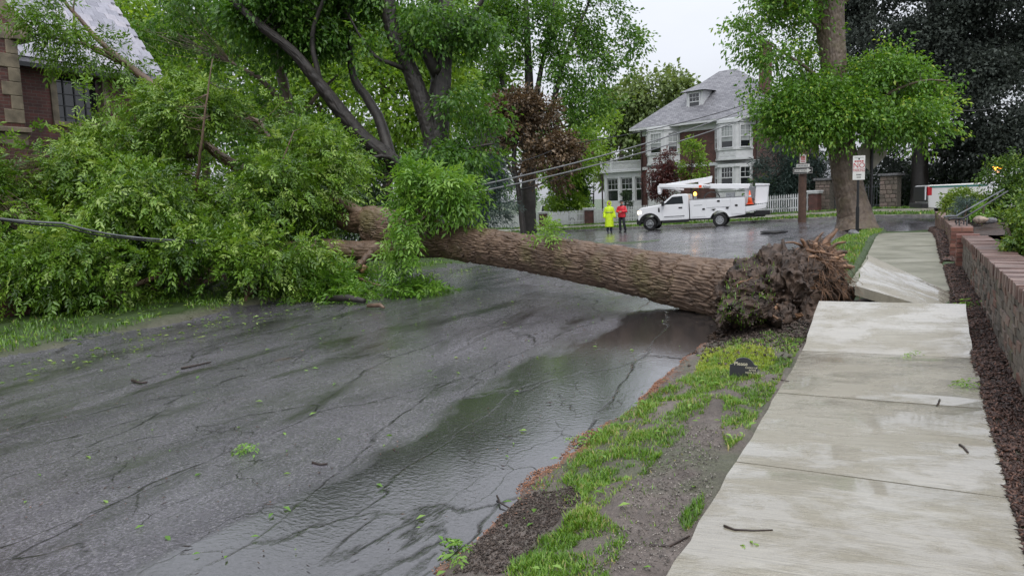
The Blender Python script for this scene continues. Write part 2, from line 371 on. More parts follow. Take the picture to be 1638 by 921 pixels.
# ------------------------------------------------------------------ foliage
rng = np.random.default_rng(11)
def unit(a): return a/np.maximum(np.linalg.norm(a, axis=-1, keepdims=True), 1e-9)
def leaf_mesh(P, D, Nn, L, Wd, fold=.25):
    """diamond leaves: base P, direction D, normal Nn, length L, width Wd"""
    S = unit(np.cross(D, Nn)); Nn = np.cross(S, D); L = L[:, None]; Wd = Wd[:, None]
    mid = P+D*L*.45
    V = np.stack([P, mid+S*Wd*.5+Nn*Wd*fold, P+D*L-Nn*L*.08, mid-S*Wd*.5+Nn*Wd*fold], 1).reshape(-1, 3)
    n = len(P); b = np.arange(n)[:, None]*4
    Fq = np.concatenate([b+np.array([[0, 1, 2]]), b+np.array([[0, 2, 3]])], 0)
    return V, Fq
def blob_clusters(blobs, n, shell=.45, flat=.8):
    vol = np.array([b[3]*b[4]*b[5]*(b[6] if len(b) > 6 else 1) for b in blobs])**.8; ks = rng.choice(len(blobs), n, p=vol/vol.sum())
    Bc = np.array([b[:6] for b in blobs])[ks]; d = unit(rng.normal(size=(n, 3)))
    rr = (shell+(1-shell)*rng.random(n)**.6)*(1+.22*vn(d[:, 0]*2.2+ks*7, d[:, 1]*2.2, d[:, 2]*2.2))
    return Bc[:, :3]+d*Bc[:, 3:]*rr[:, None], d
def foliage(name, blobs, n, per, leaf, wid, spread, mat, parent=None, pinnate=0, droop=.45, shell=.45, tint=(.5, .22), seed=0, up=.8, stuff=False, clusters=None, cl=2.3, flat=1.0):
    global rng; rng = np.random.default_rng(seed+100)
    if clusters is None:
        Cc, d = blob_clusters(blobs, int(n*cl), shell); q = Cc/(spread*3.6)
        sc_ = vn(q[:, 0]+seed, q[:, 1], q[:, 2])+.45*rng.random(len(Cc)); kp_ = np.argsort(-sc_)[:n]; rng.shuffle(kp_); Cc, d = Cc[kp_], d[kp_]
    else: Cc = clusters; n = len(Cc); d = unit(rng.normal(size=(n, 3)))
    ct = rng.normal(tint[0], tint[1]*.7, n)
    idx = np.repeat(np.arange(n), per); m_ = len(idx)
    axs = unit(d*.9+rng.normal(size=(n, 3))*.6+np.array([0, 0, -.15*droop])); tt = rng.random(m_)*2.6-.5
    off = axs[idx]*(tt*spread)[:, None]+rng.normal(size=(m_, 3))*spread*np.array([.5, .5, .34]); off[:, 2] -= .12*spread*np.maximum(tt, 0)**2; P = Cc[idx]+off
    D = unit(off/spread*.6+d[idx]*.5+rng.normal(size=(m_, 3))*.7+np.array([0, 0, -droop])); D = unit(D*np.array([1, 1, flat])); Nn = unit(rng.normal(size=(m_, 3))*.75+np.array([0, 0, up]))
    tn = np.clip(ct[idx]+rng.normal(0, tint[1]*.6, m_), 0, 1)
    if pinnate:
        Ls = leaf*(.7+.6*rng.random(m_)); S = unit(np.cross(D, Nn)); Nn = np.cross(S, D)
        ps, ds, ns, ls, ts = [], [], [], [], []
        for j in range(pinnate):
            side = 0 if j == pinnate-1 else (1 if j % 2 else -1); fr = .25+.75*(j//2*2)/(pinnate-1)
            sag = -np.array([0, 0, 1])*(.22*fr*fr*Ls)[:, None]
            ps.append(P+D*(Ls*fr)[:, None]+sag)
            dd = unit(D*(.75 if side else 1)+S*side*.85+np.array([0, 0, -.25])+rng.normal(size=(m_, 3))*.13); ds.append(dd)
            ns.append(unit(Nn+rng.normal(size=(m_, 3))*.3)); ls.append(Ls*.42*(.8+.4*rng.random(m_))); ts.append(np.clip(tn+rng.normal(0, .07, m_), 0, 1))
        P, D, Nn, Ls, tn = map(np.concatenate, (ps, ds, ns, ls, ts)); Wd = Ls*wid
    else:
        Ls = leaf*(.6+.8*rng.random(m_)); Wd = Ls*wid
    V, Fq = leaf_mesh(P, D, Nn, Ls, Wd)
    o = big(name, V, Fq, mat, parent, {'tint': np.repeat(tn, 4)})
    if stuff: o['kind'] = 'stuff'
    return o, Cc
def twigs(name, starts, ends, r, mat, parent):
    """thin three-sided twigs from limbs to leaf clusters"""
    n = len(ends); mid = (starts+ends)/2+rng.normal(size=(n, 3))*.06*np.linalg.norm(ends-starts, axis=1)[:, None]
    Ps = np.stack([starts, mid, ends], 1); d = unit(ends-starts); u = unit(np.cross(d, np.array([.3, .5, .81]))); w = np.cross(d, u)
    V = []
    for j, rr in enumerate((1, .65, .25)):
        for a in range(3):
            t = 2*math.pi*a/3; V.append(Ps[:, j]+(u*math.cos(t)+w*math.sin(t))*(r*rr)[:, None])
    V = np.stack(V, 1).reshape(-1, 3); b = np.arange(n)[:, None]*9; F_l = []
    for j in (0, 1):
        for a in range(3): F_l.append(b+np.array([[j*3+a, j*3+(a+1) % 3, (j+1)*3+(a+1) % 3, (j+1)*3+a]]))
    o = big(name, V, np.concatenate(F_l, 0), mat, parent); o['kind'] = 'stuff'; return o
def spline(pts, n):
    pts = np.array([list(p) for p in pts], float); q = np.vstack([2*pts[0]-pts[1], pts, 2*pts[-1]-pts[-2]])
    L = np.r_[0, np.cumsum(np.linalg.norm(np.diff(pts[:, :3], axis=0), axis=1))]; s = np.linspace(0, L[-1], n); o = []
    for v in s:
        i = min(max(np.searchsorted(L, v, 'right')-1, 0), len(pts)-2); t = (v-L[i])/max(L[i+1]-L[i], 1e-9)
        a, b, c, d = q[i], q[i+1], q[i+2], q[i+3]
        o.append(.5*(2*b+(c-a)*t+(2*a-5*b+4*c-d)*t*t+(3*b-a-3*c+d)*t**3))
    return np.array(o), s
def bark_tube(name, ctrl, ns, nr, amp, cl, cw, mat, parent=None, seed=0, flare=0, lump=.06):
    """ctrl rows x,y,z,r; ridged, furrowed bark as real relief"""
    Q, s = spline(ctrl, ns); P, R = Q[:, :3], np.maximum(Q[:, 3], .01); T = unit(np.gradient(P, axis=0))
    u = unit(np.cross(T[0], [.2, .3, .93])); U = []
    for i in range(ns): u = unit(u-T[i]*(u@T[i])); U.append(u)
    U = np.array(U); Wv = np.cross(T, U); th = np.linspace(0, 2*math.pi, nr, endpoint=False)
    nc = max(6, int(round(2*math.pi*R.mean()/cw))); S, TH = np.meshgrid(s, th, indexing='ij')
    a = TH/(2*math.pi)*nc; lx = S/cl
    a2 = a+.55*vn(S*2.2, np.cos(TH)*2, np.sin(TH)*2, seed)+.25*vn(S*6, np.cos(TH)*5, np.sin(TH)*5, seed+1); lx2 = lx+.3*vn(S*3, np.cos(TH)*3, np.sin(TH)*3, seed+2)
    ci, cj = np.floor(lx2), np.floor(a2); F1 = np.full(S.shape, 9.); F2 = np.full(S.shape, 9.)
    for di in (-1, 0, 1):
        for dj in (-1, 0, 1):
            I, J = ci+di, cj+dj; Jm = np.mod(J, nc); dx = I+.15+.7*hsh(I, Jm, 1, seed)-lx2; dy = J+.2+.6*hsh(I, Jm, 2, seed)-a2
            dd = np.sqrt(dx*dx+dy*dy); F2 = np.where(dd < F1, F1, np.minimum(F2, dd)); F1 = np.minimum(F1, dd)
    hgt = ss(.0, .26, F2-F1)*(.75+.5*hsh(np.floor(lx2), np.mod(np.floor(a2), nc), 5, seed))+.35*vn(S*14, np.cos(TH)*12, np.sin(TH)*12, seed+5)
    rr = R[:, None]*(1+lump*fbm(S*1.3, np.cos(TH)*1.2, np.sin(TH)*1.2, 3, seed+9))+amp*(hgt-.6)
    if flare: rr = rr*(1+flare*np.exp(-S/.5)*(.65+.35*np.cos(TH*5+1)))
    V = P[:, None, :]+U[:, None, :]*(np.cos(TH)*rr)[..., None]+Wv[:, None, :]*(np.sin(TH)*rr)[..., None]
    ii = np.arange(ns-1)[:, None]*nr; jj = np.arange(nr)[None]; j2 = (jj+1) % nr
    Fq = np.stack([ii+jj, ii+j2, ii+nr+j2, ii+nr+jj], -1).reshape(-1, 4)
    o = big(name, V.reshape(-1, 3), Fq, mat, parent, smooth=True)
    return o, P
def B(px, py, D, r, ry=None, rd=None, w=1):
    p = dep(px, py, D); s = D/F_; return (p.x, p.y, p.z, r*s, (rd or r)*s, (ry or r)*s, w)
def limb_mesh(name, limbs, mat, parent, n=7, ns=12):
    smp = []; o = None
    for ctrl in limbs:
        Q, s = spline(ctrl, ns)
        for i in range(1, ns-1): Q[i, :3] += np.array([vn(i*.8, 3.1, ctrl[0][0]), vn(i*.8, 7.7, ctrl[0][1]), vn(i*.8, 9.2, ctrl[0][2])])*Q[i, 3]*.7
        mb = MB(); mb.tube([Vector(q[:3]) for q in Q], [max(q[3], .008) for q in Q], n); smp.append(Q[2:, :3]); o = mb.build('branch', mat, parent, True)
    return o, np.concatenate(smp)
def near_start(smp, ends, up=.5):
    st = []
    for e in ends:
        d = np.linalg.norm(smp-e, axis=1)+np.maximum(0, smp[:, 2]-e[2])*.6; st.append(smp[np.argmin(d)])
    return np.array(st)
def P4(px, py, D, r): p = dep(px, py, D); return (p.x, p.y, p.z, r)
def tree(name, label, base, trunks, limbs, blobs, n, per, leaf, wid, spread, lm, bm, cat='tree', group=None, seed=0, bark=(.02, .3, .06), ns=60, nr=32, twig=.25, tr=.012, **kw):
    """trunks/limbs in world coords (x,y,z,r); limbs None -> one to each blob"""
    t = thing(name, label, cat, base, 0, group); off = np.array(list(base)+[0])
    loc = lambda c: [tuple(np.array(q)-off) for q in c]
    smp = []
    for i, c in enumerate(trunks):
        o, P = bark_tube('trunk', loc(c), ns, nr, bark[0], bark[1], bark[2], bm, t, seed+i); smp.append(P[len(P)//4:])
    bl = [tuple(np.array(b[:3])-off[:3])+tuple(b[3:]) for b in blobs]
    if limbs is None:
        limbs = []
        S = np.concatenate(smp)
        for b in bl:
            e = np.array(b[:3]); d = np.linalg.norm(S-e, axis=1)+np.maximum(0, S[:, 2]-e[2]+.5)*2; s0 = S[np.argmin(d)]; md = (s0+e)/2+np.array([0, 0, -.08*np.linalg.norm(e-s0)]); r0 = .03+.018*np.linalg.norm(e-s0)
            limbs.append([tuple(s0)+(r0,), tuple(md)+(r0*.7,), tuple(e)+(r0*.35,)])
    else: limbs = [loc(c) for c in limbs]
    if limbs:
        o, s2 = limb_mesh('branches', limbs, bm, t); smp.append(s2)
    o, Cc = foliage('crown', bl, n, per, leaf, wid, spread, lm, t, seed=seed, **kw)
    k_ = int(n*twig)
    if k_:
        E = Cc[:k_]; twigs('twigs', near_start(np.concatenate(smp), E), E, np.full(k_, tr), bm, t)
    return t

# ================================================================== SETTING
def axis(parts):
    a = []
    for lo, hi, st in parts: a += list(np.arange(lo, hi-1e-6, st))
    return np.array(a+[parts[-1][1]])
def sheet(name, xs, ys, zf, mat, keep=None):
    X, Y = np.meshgrid(xs, ys, indexing='ij'); Z = zf(X, Y); V = np.stack([X, Y, Z], -1).reshape(-1, 3)
    ny = len(ys); i = np.arange(len(xs)-1)[:, None]*ny; j = np.arange(ny-1)[None]
    Fq = np.stack([i+j, i+ny+j, i+ny+j+1, i+j+1], -1).reshape(-1, 4)
    if keep is not None:
        cx = V[Fq].mean(1); Fq = Fq[keep(cx[:, 0], cx[:, 1])]
    o = big(name, V, Fq, mat, smooth=True); o['kind'] = 'structure'; return o
gx_ = axis([(-900, -100, 100), (-100, -40, 6), (-40, -14, 1), (-14, -2.6, .2), (-2.6, 1.2, .05), (1.2, 8, .4), (8, 40, 4), (40, 200, 20), (200, 900, 100)])
gy_ = axis([(-60, -4, 8), (-4, 1.5, .5), (1.5, 11.5, .05), (11.5, 32, .2), (32, 60, .7), (60, 120, 6), (120, 1500, 138)])
def ground_z(x, y):
    ir = inroad(x, y)
    rough = (.026*fbm(x*3, y*3, 0, 4)+.012*vn(x*19, y*19)+.006*vn(x*43, y*43))*ss(40, 20, y)*(1-.8*ss(-.9, -.86, x)*(1-ss(.42, .46, x)))
    edge = ir+.16*vn(x*1.3, y*1.3, 3)+.07*vn(x*5, y*5, 1)
    lo = -.07*ss(-.04, .16, edge)
    walk = -.08*ss(-.86, -.82, x)*(1-ss(.40, .44, x))*ss(27.6, 27, CX*x+CY_*y)
    hole = -.22*ss(8.2, 8.5, y)*(1-ss(9.7, 10.1, y))*ss(-1.1, -.8, x)*(1-ss(.35, .45, x))
    walkc = CX*x+CY_*y
    lot = -.03*ss(40.6, 40.7, walkc)*(1-ss(42.3, 42.4, walkc))
    return G(x, y)+lo+rough*ss(.1, -.1, ir)+walk+hole+.012*ss(.02, -.08, ir)+lot
sheet('ground', gx_, gy_, ground_z, SOIL)
rx_ = axis([(-60, -11, 1.0), (-11, -1.6, .2), (-1.6, 30, 1.0)]); ry_ = axis([(-12, 1, 1), (1, 30, .2), (30, 70, .5)])
sheet('road', rx_, ry_, lambda x, y: G(np.minimum(x, np.where(y < 26, -2.1, x)), y)*1.0+.012*fbm(x*.6, y*.4, 0, 3), ASPH, lambda x, y: inroad(x, y) > -.3)

# pavement slabs
walk = bpy.data.objects.new('sidewalk', None); put(walk); walk['kind'] = 'structure'
XL, XR = -.87, .44
def slab(corners, th, mat, label=None, n=7, seed=0, parent=walk, chip=.012):
    """corners: near-left, near-right, far-right, far-left (tops)"""
    a, b, c, d = [np.array(p, float) for p in corners]; V = []
    for lay in (0, 1):
        for i in range(n+1):
            for j in range(n+1):
                u, v = j/n, i/n; p = (a*(1-u)+b*u)*(1-v)+(d*(1-u)+c*u)*v
                e = 1 if (i in (0, n) or j in (0, n)) else 0
                if j in (0, n) and 0 < i < n: p = p+np.array([chip*vn(p[1]*4, seed, lay*0), 0, 0])
                p = p+np.array([0, 0, -lay*th-(.006*e if lay == 0 else 0)+.003*vn(p[0]*2, p[1]*2, seed)])
                V.append(p)
    m1 = (n+1)**2; f = []
    for i in range(n):
        for j in range(n):
            q = i*(n+1)+j; f.append((q, q+1, q+n+2, q+n+1)); f.append((m1+q+n+1, m1+q+n+2, m1+q+1, m1+q))
    rim = [j for j in range(n+1)]+[i*(n+1)+n for i in range(1, n+1)]+[n*(n+1)+j for j in range(n-1, -1, -1)]+[i*(n+1) for i in range(n-1, 0, -1)]
    for q in range(len(rim)):
        r_ = rim[(q+1) % len(rim)]; f.append((rim[q], m1+rim[q], m1+r_, r_))
    mb = MB(); mb.add(V, f); o = mb.build('slab', mat, parent)
    if label: o['label'] = label
    return o
def wz(y): return float(.30*ss(0, 13, y)-.45*ss(18, 32, y))+.045*11*float(ss(24, 36, y))+.155+.2*float(ss(15, 20, y))*(1-float(ss(25, 28, y)))
ys = [1.3, 2.75, 4.2, 5.66, 7.06]
for i in range(4):
    y0, y1 = ys[i]+.009, ys[i+1]-.009; sk = .13*(1 if i < 3 else .6)
    slab([(XL, y0+.06, wz(y0)), (XR, y0-.1, wz(y0)+.055), (XR, y1-.1, wz(y1)+.055), (XL, y1+.06, wz(y1))], .11, CONC, seed=i)
slab([(XL, 7.12, wz(7.1)), (XR, 6.97, wz(7)+.055), (XR+.01, 8.25, .645), (XL+.02, 8.27, .625)], .11, CONC, 'near slab heaved up at its far edge', seed=9)
slab([(-.6, 9.62, .64), (.43, 9.72, .31), (.42, 10.78, .44), (-.54, 10.95, .9)], .12, CONC, 'slab tipped up on its left side by the roots', seed=11, chip=.03)
y = 10.85
k_ = 0
while y < 28.4:
    y1 = y+1.32+.1*math.sin(k_*3.1); c_ = CX*0+CY_*y1
    slab([(XL+.08, y+.02, wz(y)), (XR-.02, y+.02, wz(y)+.02), (XR-.02, y1-.02, wz(y1)+.02+.012*(k_%2)), (XL+.08, y1-.02, wz(y1)+.012*(k_%2))], .1, OLDC, seed=20+k_, n=4)
    y = y1; k_ += 1
fp = bpy.data.objects.new('far_pavement', None); put(fp); fp['kind'] = 'structure'
for i in range(26):
    xa, xb = -34+i*1.5, -34+(i+1)*1.5-.02
    q = lambda x, c: (x+CX*(c-41.5), (c-CX*(x+CX*(c-41.5)))/CY_)
    cs = [q(xa, 40.7), q(xb, 40.7), q(xb, 42.3), q(xa, 42.3)]
    slab([(x, y_, gz(x, y_)+.01) for x, y_ in cs], .1, OLDC, seed=60+i, n=2, parent=fp)
mb = MB(); mb.ell((0, 0, 0), (.42, .5, .22), 40, 26); mb.v = [tuple(np.array(p)*(1+.22*float(fbm(p[0]*4, p[1]*4, p[2]*4, 4)))) for p in mb.v]
tag(mb.build('earth_clump', DIRT, None, loc=(-.42, 10.1, .22)), 'black earth clinging under the tipped pavement slab', 'earth')
# kerbs of the cross street and the left side
KERB = plain('kerb_stone', (.24, .23, .215), .5, .3, 5, .4)
def kerb(name, pts, label, w=.15, h=.13):
    r_ = thing(name, label, 'kerb')
    for a, b in zip(pts[:-1], pts[1:]):
        za, zb = a[2], b[2]; mb = MB(); d = Vector((b[0]-a[0], b[1]-a[1], 0)).normalized()*.006
        mb.bar(Vector((a[0], a[1], za))+d, Vector((b[0], b[1], zb))-d, w, h+.12); mb.build('kerb_stone', KERB, r_, bevel=.015)
    return r_
def kline(c, x0, x1, st, dz):
    o = []; x = x0
    while x <= x1:
        y_ = (c-CX*x)/CY_; o.append((x, y_, gz(x, y_)+dz)); x += st
    return o
kerb('kerb', kline(38.67, -40, 12, 1.8, -.02), 'long granite kerb behind the utility truck, far side of cross street')

# ------------------------------------------------------------------ grass
def blades(name, X, Y, h, mat, lean=.5, w=.007, tint=(.5, .2), zoff=0, Z=None):
    n = len(X); Zb = (ground_z(X, Y) if Z is None else Z)-.01+zoff; P = np.stack([X, Y, Zb], -1)
    a = rng.random(n)*2*math.pi; D = unit(np.stack([np.cos(a)*lean*rng.random(n), np.sin(a)*lean*rng.random(n), np.ones(n)], -1)); hh = h*(.45+.8*rng.random(n))
    S = np.stack([-np.sin(a), np.cos(a), 0*a], -1); w_ = w*(.6+.8*rng.random(n))[:, None]
    bend = np.stack([np.cos(a), np.sin(a), -.35+0*a], -1)*(hh*.35*rng.random(n))[:, None]
    M = P+D*hh[:, None]*.55
    V = np.stack([P-S*w_*.5, P+S*w_*.5, M+S*w_*.45, M-S*w_*.45, P+D*hh[:, None]+bend], 1).reshape(-1, 3); b = np.arange(n)[:, None]*5
    Fq = np.concatenate([b+np.array([[0, 1, 2]]), b+np.array([[0, 2, 3]]), b+np.array([[3, 2, 4]])], 0)
    tn = np.clip(rng.normal(tint[0], tint[1], n)+.25*vn(X*3, Y*3)+.5*(rng.random(n) < .06), 0, 1)
    o = big(name, V, Fq, mat, None, {'tint': np.repeat(tn, 5)}); return o
def poly_pts(poly_px, n, world=False):
    pw = np.array([(p[0], p[1]) if world else tuple(at(*p))[:2] for p in poly_px]); lo, hi = pw.min(0), pw.max(0)
    out_ = []; tot = 0
    while tot < n:
        q = lo+(hi-lo)*rng.random((n*2, 2)); ins = np.zeros(len(q), bool); j = len(pw)-1
        for i in range(len(pw)):
            xi, yi = pw[i]; xj, yj = pw[j]
            ins ^= ((yi > q[:, 1]) != (yj > q[:, 1])) & (q[:, 0] < (xj-xi)*(q[:, 1]-yi)/(yj-yi+1e-12)+xi); j = i
        out_.append(q[ins]); tot += ins.sum()
    q = np.concatenate(out_)[:n]; return q[:, 0], q[:, 1]
gpolys = [  # tufted patches  of the near verge, dense strip and scattered fringe
    ([(900, 770), (940, 705), (1040, 635), (1110, 600), (1150, 570), (1150, 610), (1130, 660), (1060, 730), (985, 800), (940, 850), (930, 800)], 13000, .05),
    ([(1130, 600), (1200, 590), (1255, 590), (1240, 640), (1200, 660), (1140, 640)], 4200, .045),
    ([(1160, 640), (1225, 640), (1205, 700), (1165, 725), (1150, 690)], 2000, .045),
    ([(1170, 548), (1290, 530), (1275, 570), (1250, 600), (1170, 585), (1110, 600)], 5200, .05),
    ([(800, 921), (870, 860), (960, 835), (1010, 850), (985, 905), (960, 960), (800, 960)], 3800, .045),
    ([(880, 860), (935, 820), (970, 850), (950, 880)], 1500, .05),
    ([(1085, 830), (1125, 790), (1130, 830), (1100, 850)], 260, .05),
    ([(850, 780), (960, 700), (1050, 640), (1020, 740), (930, 860)], 900, .05),
    ([(980, 921), (1060, 880), (1090, 800), (1150, 700), (1100, 680), (1000, 780)], 260, .035),
]
Xs, Ys, Hs = [], [], []
for pl, n, h in gpolys:
    n = int(n*1.7); h *= .82
    a, b = poly_pts(pl, n); Xs.append(a); Ys.append(b); Hs.append(np.full(n, h))
X = np.concatenate(Xs); Y = np.concatenate(Ys); Hh = np.concatenate(Hs)
clump = vn(X*7, Y*7, 2)+.5*vn(X*18, Y*18, 4)
kp = (clump > -.75+1.0*rng.random(len(X))) & (X > -2.02) & (X < -.9)
tag(blades('verge_grass', X[kp], Y[kp], Hh[kp]*(1+.4*clump[kp]), LEAF['grass'], .9, .0055), 'tufts of wet green grass on the near verge beside the road', 'grass', kind='stuff')
a, b = poly_pts([(1130, 562), (1185, 557), (1235, 566), (1245, 580), (1225, 592), (1150, 600), (1110, 602), (1120, 580)], 9000)
tag(blades('yellow_turf', a, b, .04, LEAF['moss'], .9, .006), 'yellowish turf patch behind the small black sign', 'turf', kind='stuff')
a, b = poly_pts([(-2.05, 10.2), (-.95, 10.2), (-.9, 27.5), (-2.1, 27.5)], 15000, True)
kp = vn(a*3, b*3) > -.7
tag(blades('corner_grass', a[kp], b[kp], .075, LEAF['grass'], .6, .014), 'green grass strip between root plate and the standing tree', 'grass', kind='stuff')
a, b = poly_pts([(-11.3, 2.5), (-9.3, 2.5), (-9.25, 20), (-11.3, 20)], 14000, True)
kp = vn(a*1.5, b*1.5)+.4*vn(a*5, b*5) > -.1
tag(blades('left_grass', a[kp], b[kp], .08, LEAF['grass'], .7, .013, (.35, .2)), 'patchy grass verge under the fallen crown', 'grass', kind='stuff')
xx = rng.uniform(-42, 8, 22000); cc = rng.uniform(38.8, 43.5, 22000); kp = (cc < 40.6) | (cc > 42.5); xx, cc = xx[kp], cc[kp]; yy = (cc-CX*xx)/CY_
tag(blades('far_grass', xx, yy, .12, LEAF['grass'], .6, .05, (.35, .2)), 'narrow grass strip along the far pavement before the fence', 'grass', kind='stuff')

# mulch bed, crumbs, litter
def chips(name, X, Y, L, Wd, mat, label, cat, tint=(.5, .3), z=.006, flat=.35, Z=None):
    n = len(X); Zb = (ground_z(X, Y) if Z is None else Z)+z; P = np.stack([X, Y, Zb], -1)
    D = unit(rng.normal(size=(n, 3))*np.array([1, 1, flat])); u = unit(np.cross(D, rng.normal(size=(n, 3)))); w = np.cross(D, u)
    Ls = (L*(.5+rng.random(n)))[:, None]; Ws = (Wd*(.5+rng.random(n)))[:, None]
    V = np.stack([P-D*Ls*.5, P+u*Ws*.5, P-u*Ws*.3+w*Ws*.4, P-w*Ws*.4-u*Ws*.2, P+D*Ls*.5], 1).reshape(-1, 3); b = np.arange(n)[:, None]*5
    fs = [(0, 1, 2), (0, 2, 3), (0, 3, 1), (4, 2, 1), (4, 3, 2), (4, 1, 3)]
    o = big(name, V, np.concatenate([b+np.array([f]) for f in fs], 0), mat, None, {'tint': np.repeat(np.clip(rng.normal(tint[0], tint[1], n), 0, 1), 5)})
    return tag(o, label, cat, kind='stuff')
def tintmat(name, stops, rough=.6):
    k = N(name); a = k.n('Attribute', attribute_name='tint'); k.set(Base_Color=k.ramp(a.outputs['Fac'], stops), Roughness=rough); return k.m
MULCH = tintmat('mulch_chip', [(0, (.016, .009, .007)), (.6, (.055, .028, .02)), (1, (.15, .075, .05))], .55)
NEED = tintmat('needle_litter', [(0, (.13, .05, .025)), (.5, (.30, .13, .065)), (1, (.48, .26, .16))], .6)
CRUMB = tintmat('soil_crumb', [(0, (.018, .012, .009)), (.6, (.05, .035, .026)), (1, (.13, .1, .08))], .7)
SCRAP = tintmat('bark_scrap', [(0, (.03, .02, .015)), (.5, (.1, .06, .04)), (1, (.3, .2, .14))], .6)
GRIT = tintmat('grit', [(0, (.05, .045, .04)), (.6, (.15, .13, .115)), (1, (.4, .36, .32))], .5)
n = 17000; Y = 2.5+11.2*rng.random(n)**1.4; X = rng.uniform(.40, .68, n)+.05*vn(Y*3, 1.0)*(rng.random(n) < .3)
chips('mulch', X, Y, .045, .016, MULCH, 'dark bark mulch strip between pavement and brick wall', 'mulch', z=.01, flat=.5)
n = 5000; Y = rng.uniform(14.4, 27, n); X = rng.uniform(.40, .64, n); chips('far_mulch', X, Y, .07, .03, MULCH, 'dark mulch strip below the farther brick wall', 'mulch', z=.01)
n = 9000; Y = rng.uniform(2.3, 8.4, n); X = -1.99+.09*rng.normal(size=n)+.1*vn(Y*1.4, 5.)
chips('needle_litter', X, Y, .022, .006, NEED, 'rusty line of wet plant litter along the road edge', 'litter', z=.006)
a, b = poly_pts([(720, 921), (830, 800), (920, 780), (930, 810), (850, 880), (800, 921)], 3800)
chips('gravelly_soil', a, b, .013*(.5+rng.random(len(a))), .01, CRUMB, 'dark stony soil patch at the bottom of the verge', 'soil', z=.006)
a, b = poly_pts([(950, 921), (1010, 780), (1100, 680), (1160, 690), (1140, 790), (1060, 921)], 2600)
chips('verge_grit', a, b, .011, .008, GRIT, 'fine grit on the bare wet soil beside the pavement', 'grit', z=.003)
n = 1300; X = rng.uniform(-9, -2.2, n); Y = 2+14*rng.random(n)**1.3; kp = rng.random(n) < .35+.65*(vn(X*1.1, Y*.6) > .2)
chips('road_litter', X[kp], Y[kp], .012+.05*rng.random(kp.sum())**3, .008, SCRAP, 'scattered bark scraps and litter on the wet road', 'litter', (.35, .25), .006, .1, Z=G(X[kp], Y[kp])+.012)
def scatter_leaves(name, X, Y, Z, L, mat, label, seed):
    n = len(X); P = np.stack([X, Y, Z], -1); a = rng.random(n)*6.28; D = unit(np.stack([np.cos(a), np.sin(a), .15*rng.normal(size=n)], -1)); Nn = unit(rng.normal(size=(n, 3))*.2+np.array([0, 0, 1]))
    Ls = L*(.5+rng.random(n)); V, Fq = leaf_mesh(P, D, Nn, Ls, Ls*.4)
    return tag(big(name, V, Fq, mat, None, {'tint': np.repeat(np.clip(rng.normal(.6, .25, n), 0, 1), 4)}), label, 'leaves', kind='stuff')
n = 240; X = rng.uniform(-9, -2.1, n); Y = rng.uniform(2.2, 16, n); scatter_leaves('road_leaves', X, Y, G(X, Y)+.018, .05, LEAF['sprout'], 'small torn green leaves scattered over the wet road', 1)
n = 70; X = rng.uniform(-2, -.9, n); Y = rng.uniform(2.6, 7, n); scatter_leaves('verge_leaves', X, Y, np.maximum(ground_z(X, Y), np.where((X > -.87), wz(0)+0*X-9, -9))+.03+np.where(X > -.87, .1, 0), .05, LEAF['sprout'], 'torn pale leaves lying on verge and pavement', 2)
n = 1000; X = rng.uniform(-11, -7.9, n); Y = rng.uniform(4, 14, n); scatter_leaves('gutter_leaves', X, Y, np.maximum(G(X, Y), ground_z(X, Y))+.02, .06, LEAF['ash'], 'green leaves strewn along the left gutter', 3)

# ================================================================== FALLEN TREE
ft = thing('fallen_tree', 'huge uprooted ash tree lying across the wet road, leafy crown on the left', 'tree', (-1.6, 9.45, .3))
fo = np.array([-1.6, 9.45, .3, 0])
L4 = lambda c: [tuple(np.array(q)-fo) for q in c]
trunk_o, TP = bark_tube('trunk', L4([(-1.3, 9.28, .46, .52), (-1.85, 9.5, .52, .41), (-2.6, 9.75, .60, .335), (-4.66, 10.3, .86, .285), (-6.6, 10.72, 1.07, .285), (-8.2, 11.0, 1.24, .33), (-8.9, 11.1, 1.33, .30)]), 900, 300, .034, .3, .038, BARK, ft, 3, lump=.05)
limbs = [
    [P4(735, 385, 12.7, .30), P4(665, 378, 13.4, .30), P4(600, 352, 13.9, .25), P4(560, 352, 14.3, .21), P4(500, 330, 14.8, .16), P4(420, 290, 15.2, .12), P4(330, 230, 15.5, .08), P4(300, 150, 15.6, .05)],
    [P4(700, 385, 13.0, .27), P4(640, 395, 13.4, .21), P4(585, 402, 13.6, .17), P4(520, 398, 13.8, .16), P4(440, 400, 13.7, .14), P4(330, 400, 13.4, .11), P4(200, 395, 12.6, .08), P4(80, 400, 12, .05)],
]
for i, c in enumerate(limbs):
    bark_tube('limb', L4(c), 260, 90, .022, .4, .05, BARK, ft, 20+i, lump=.1)
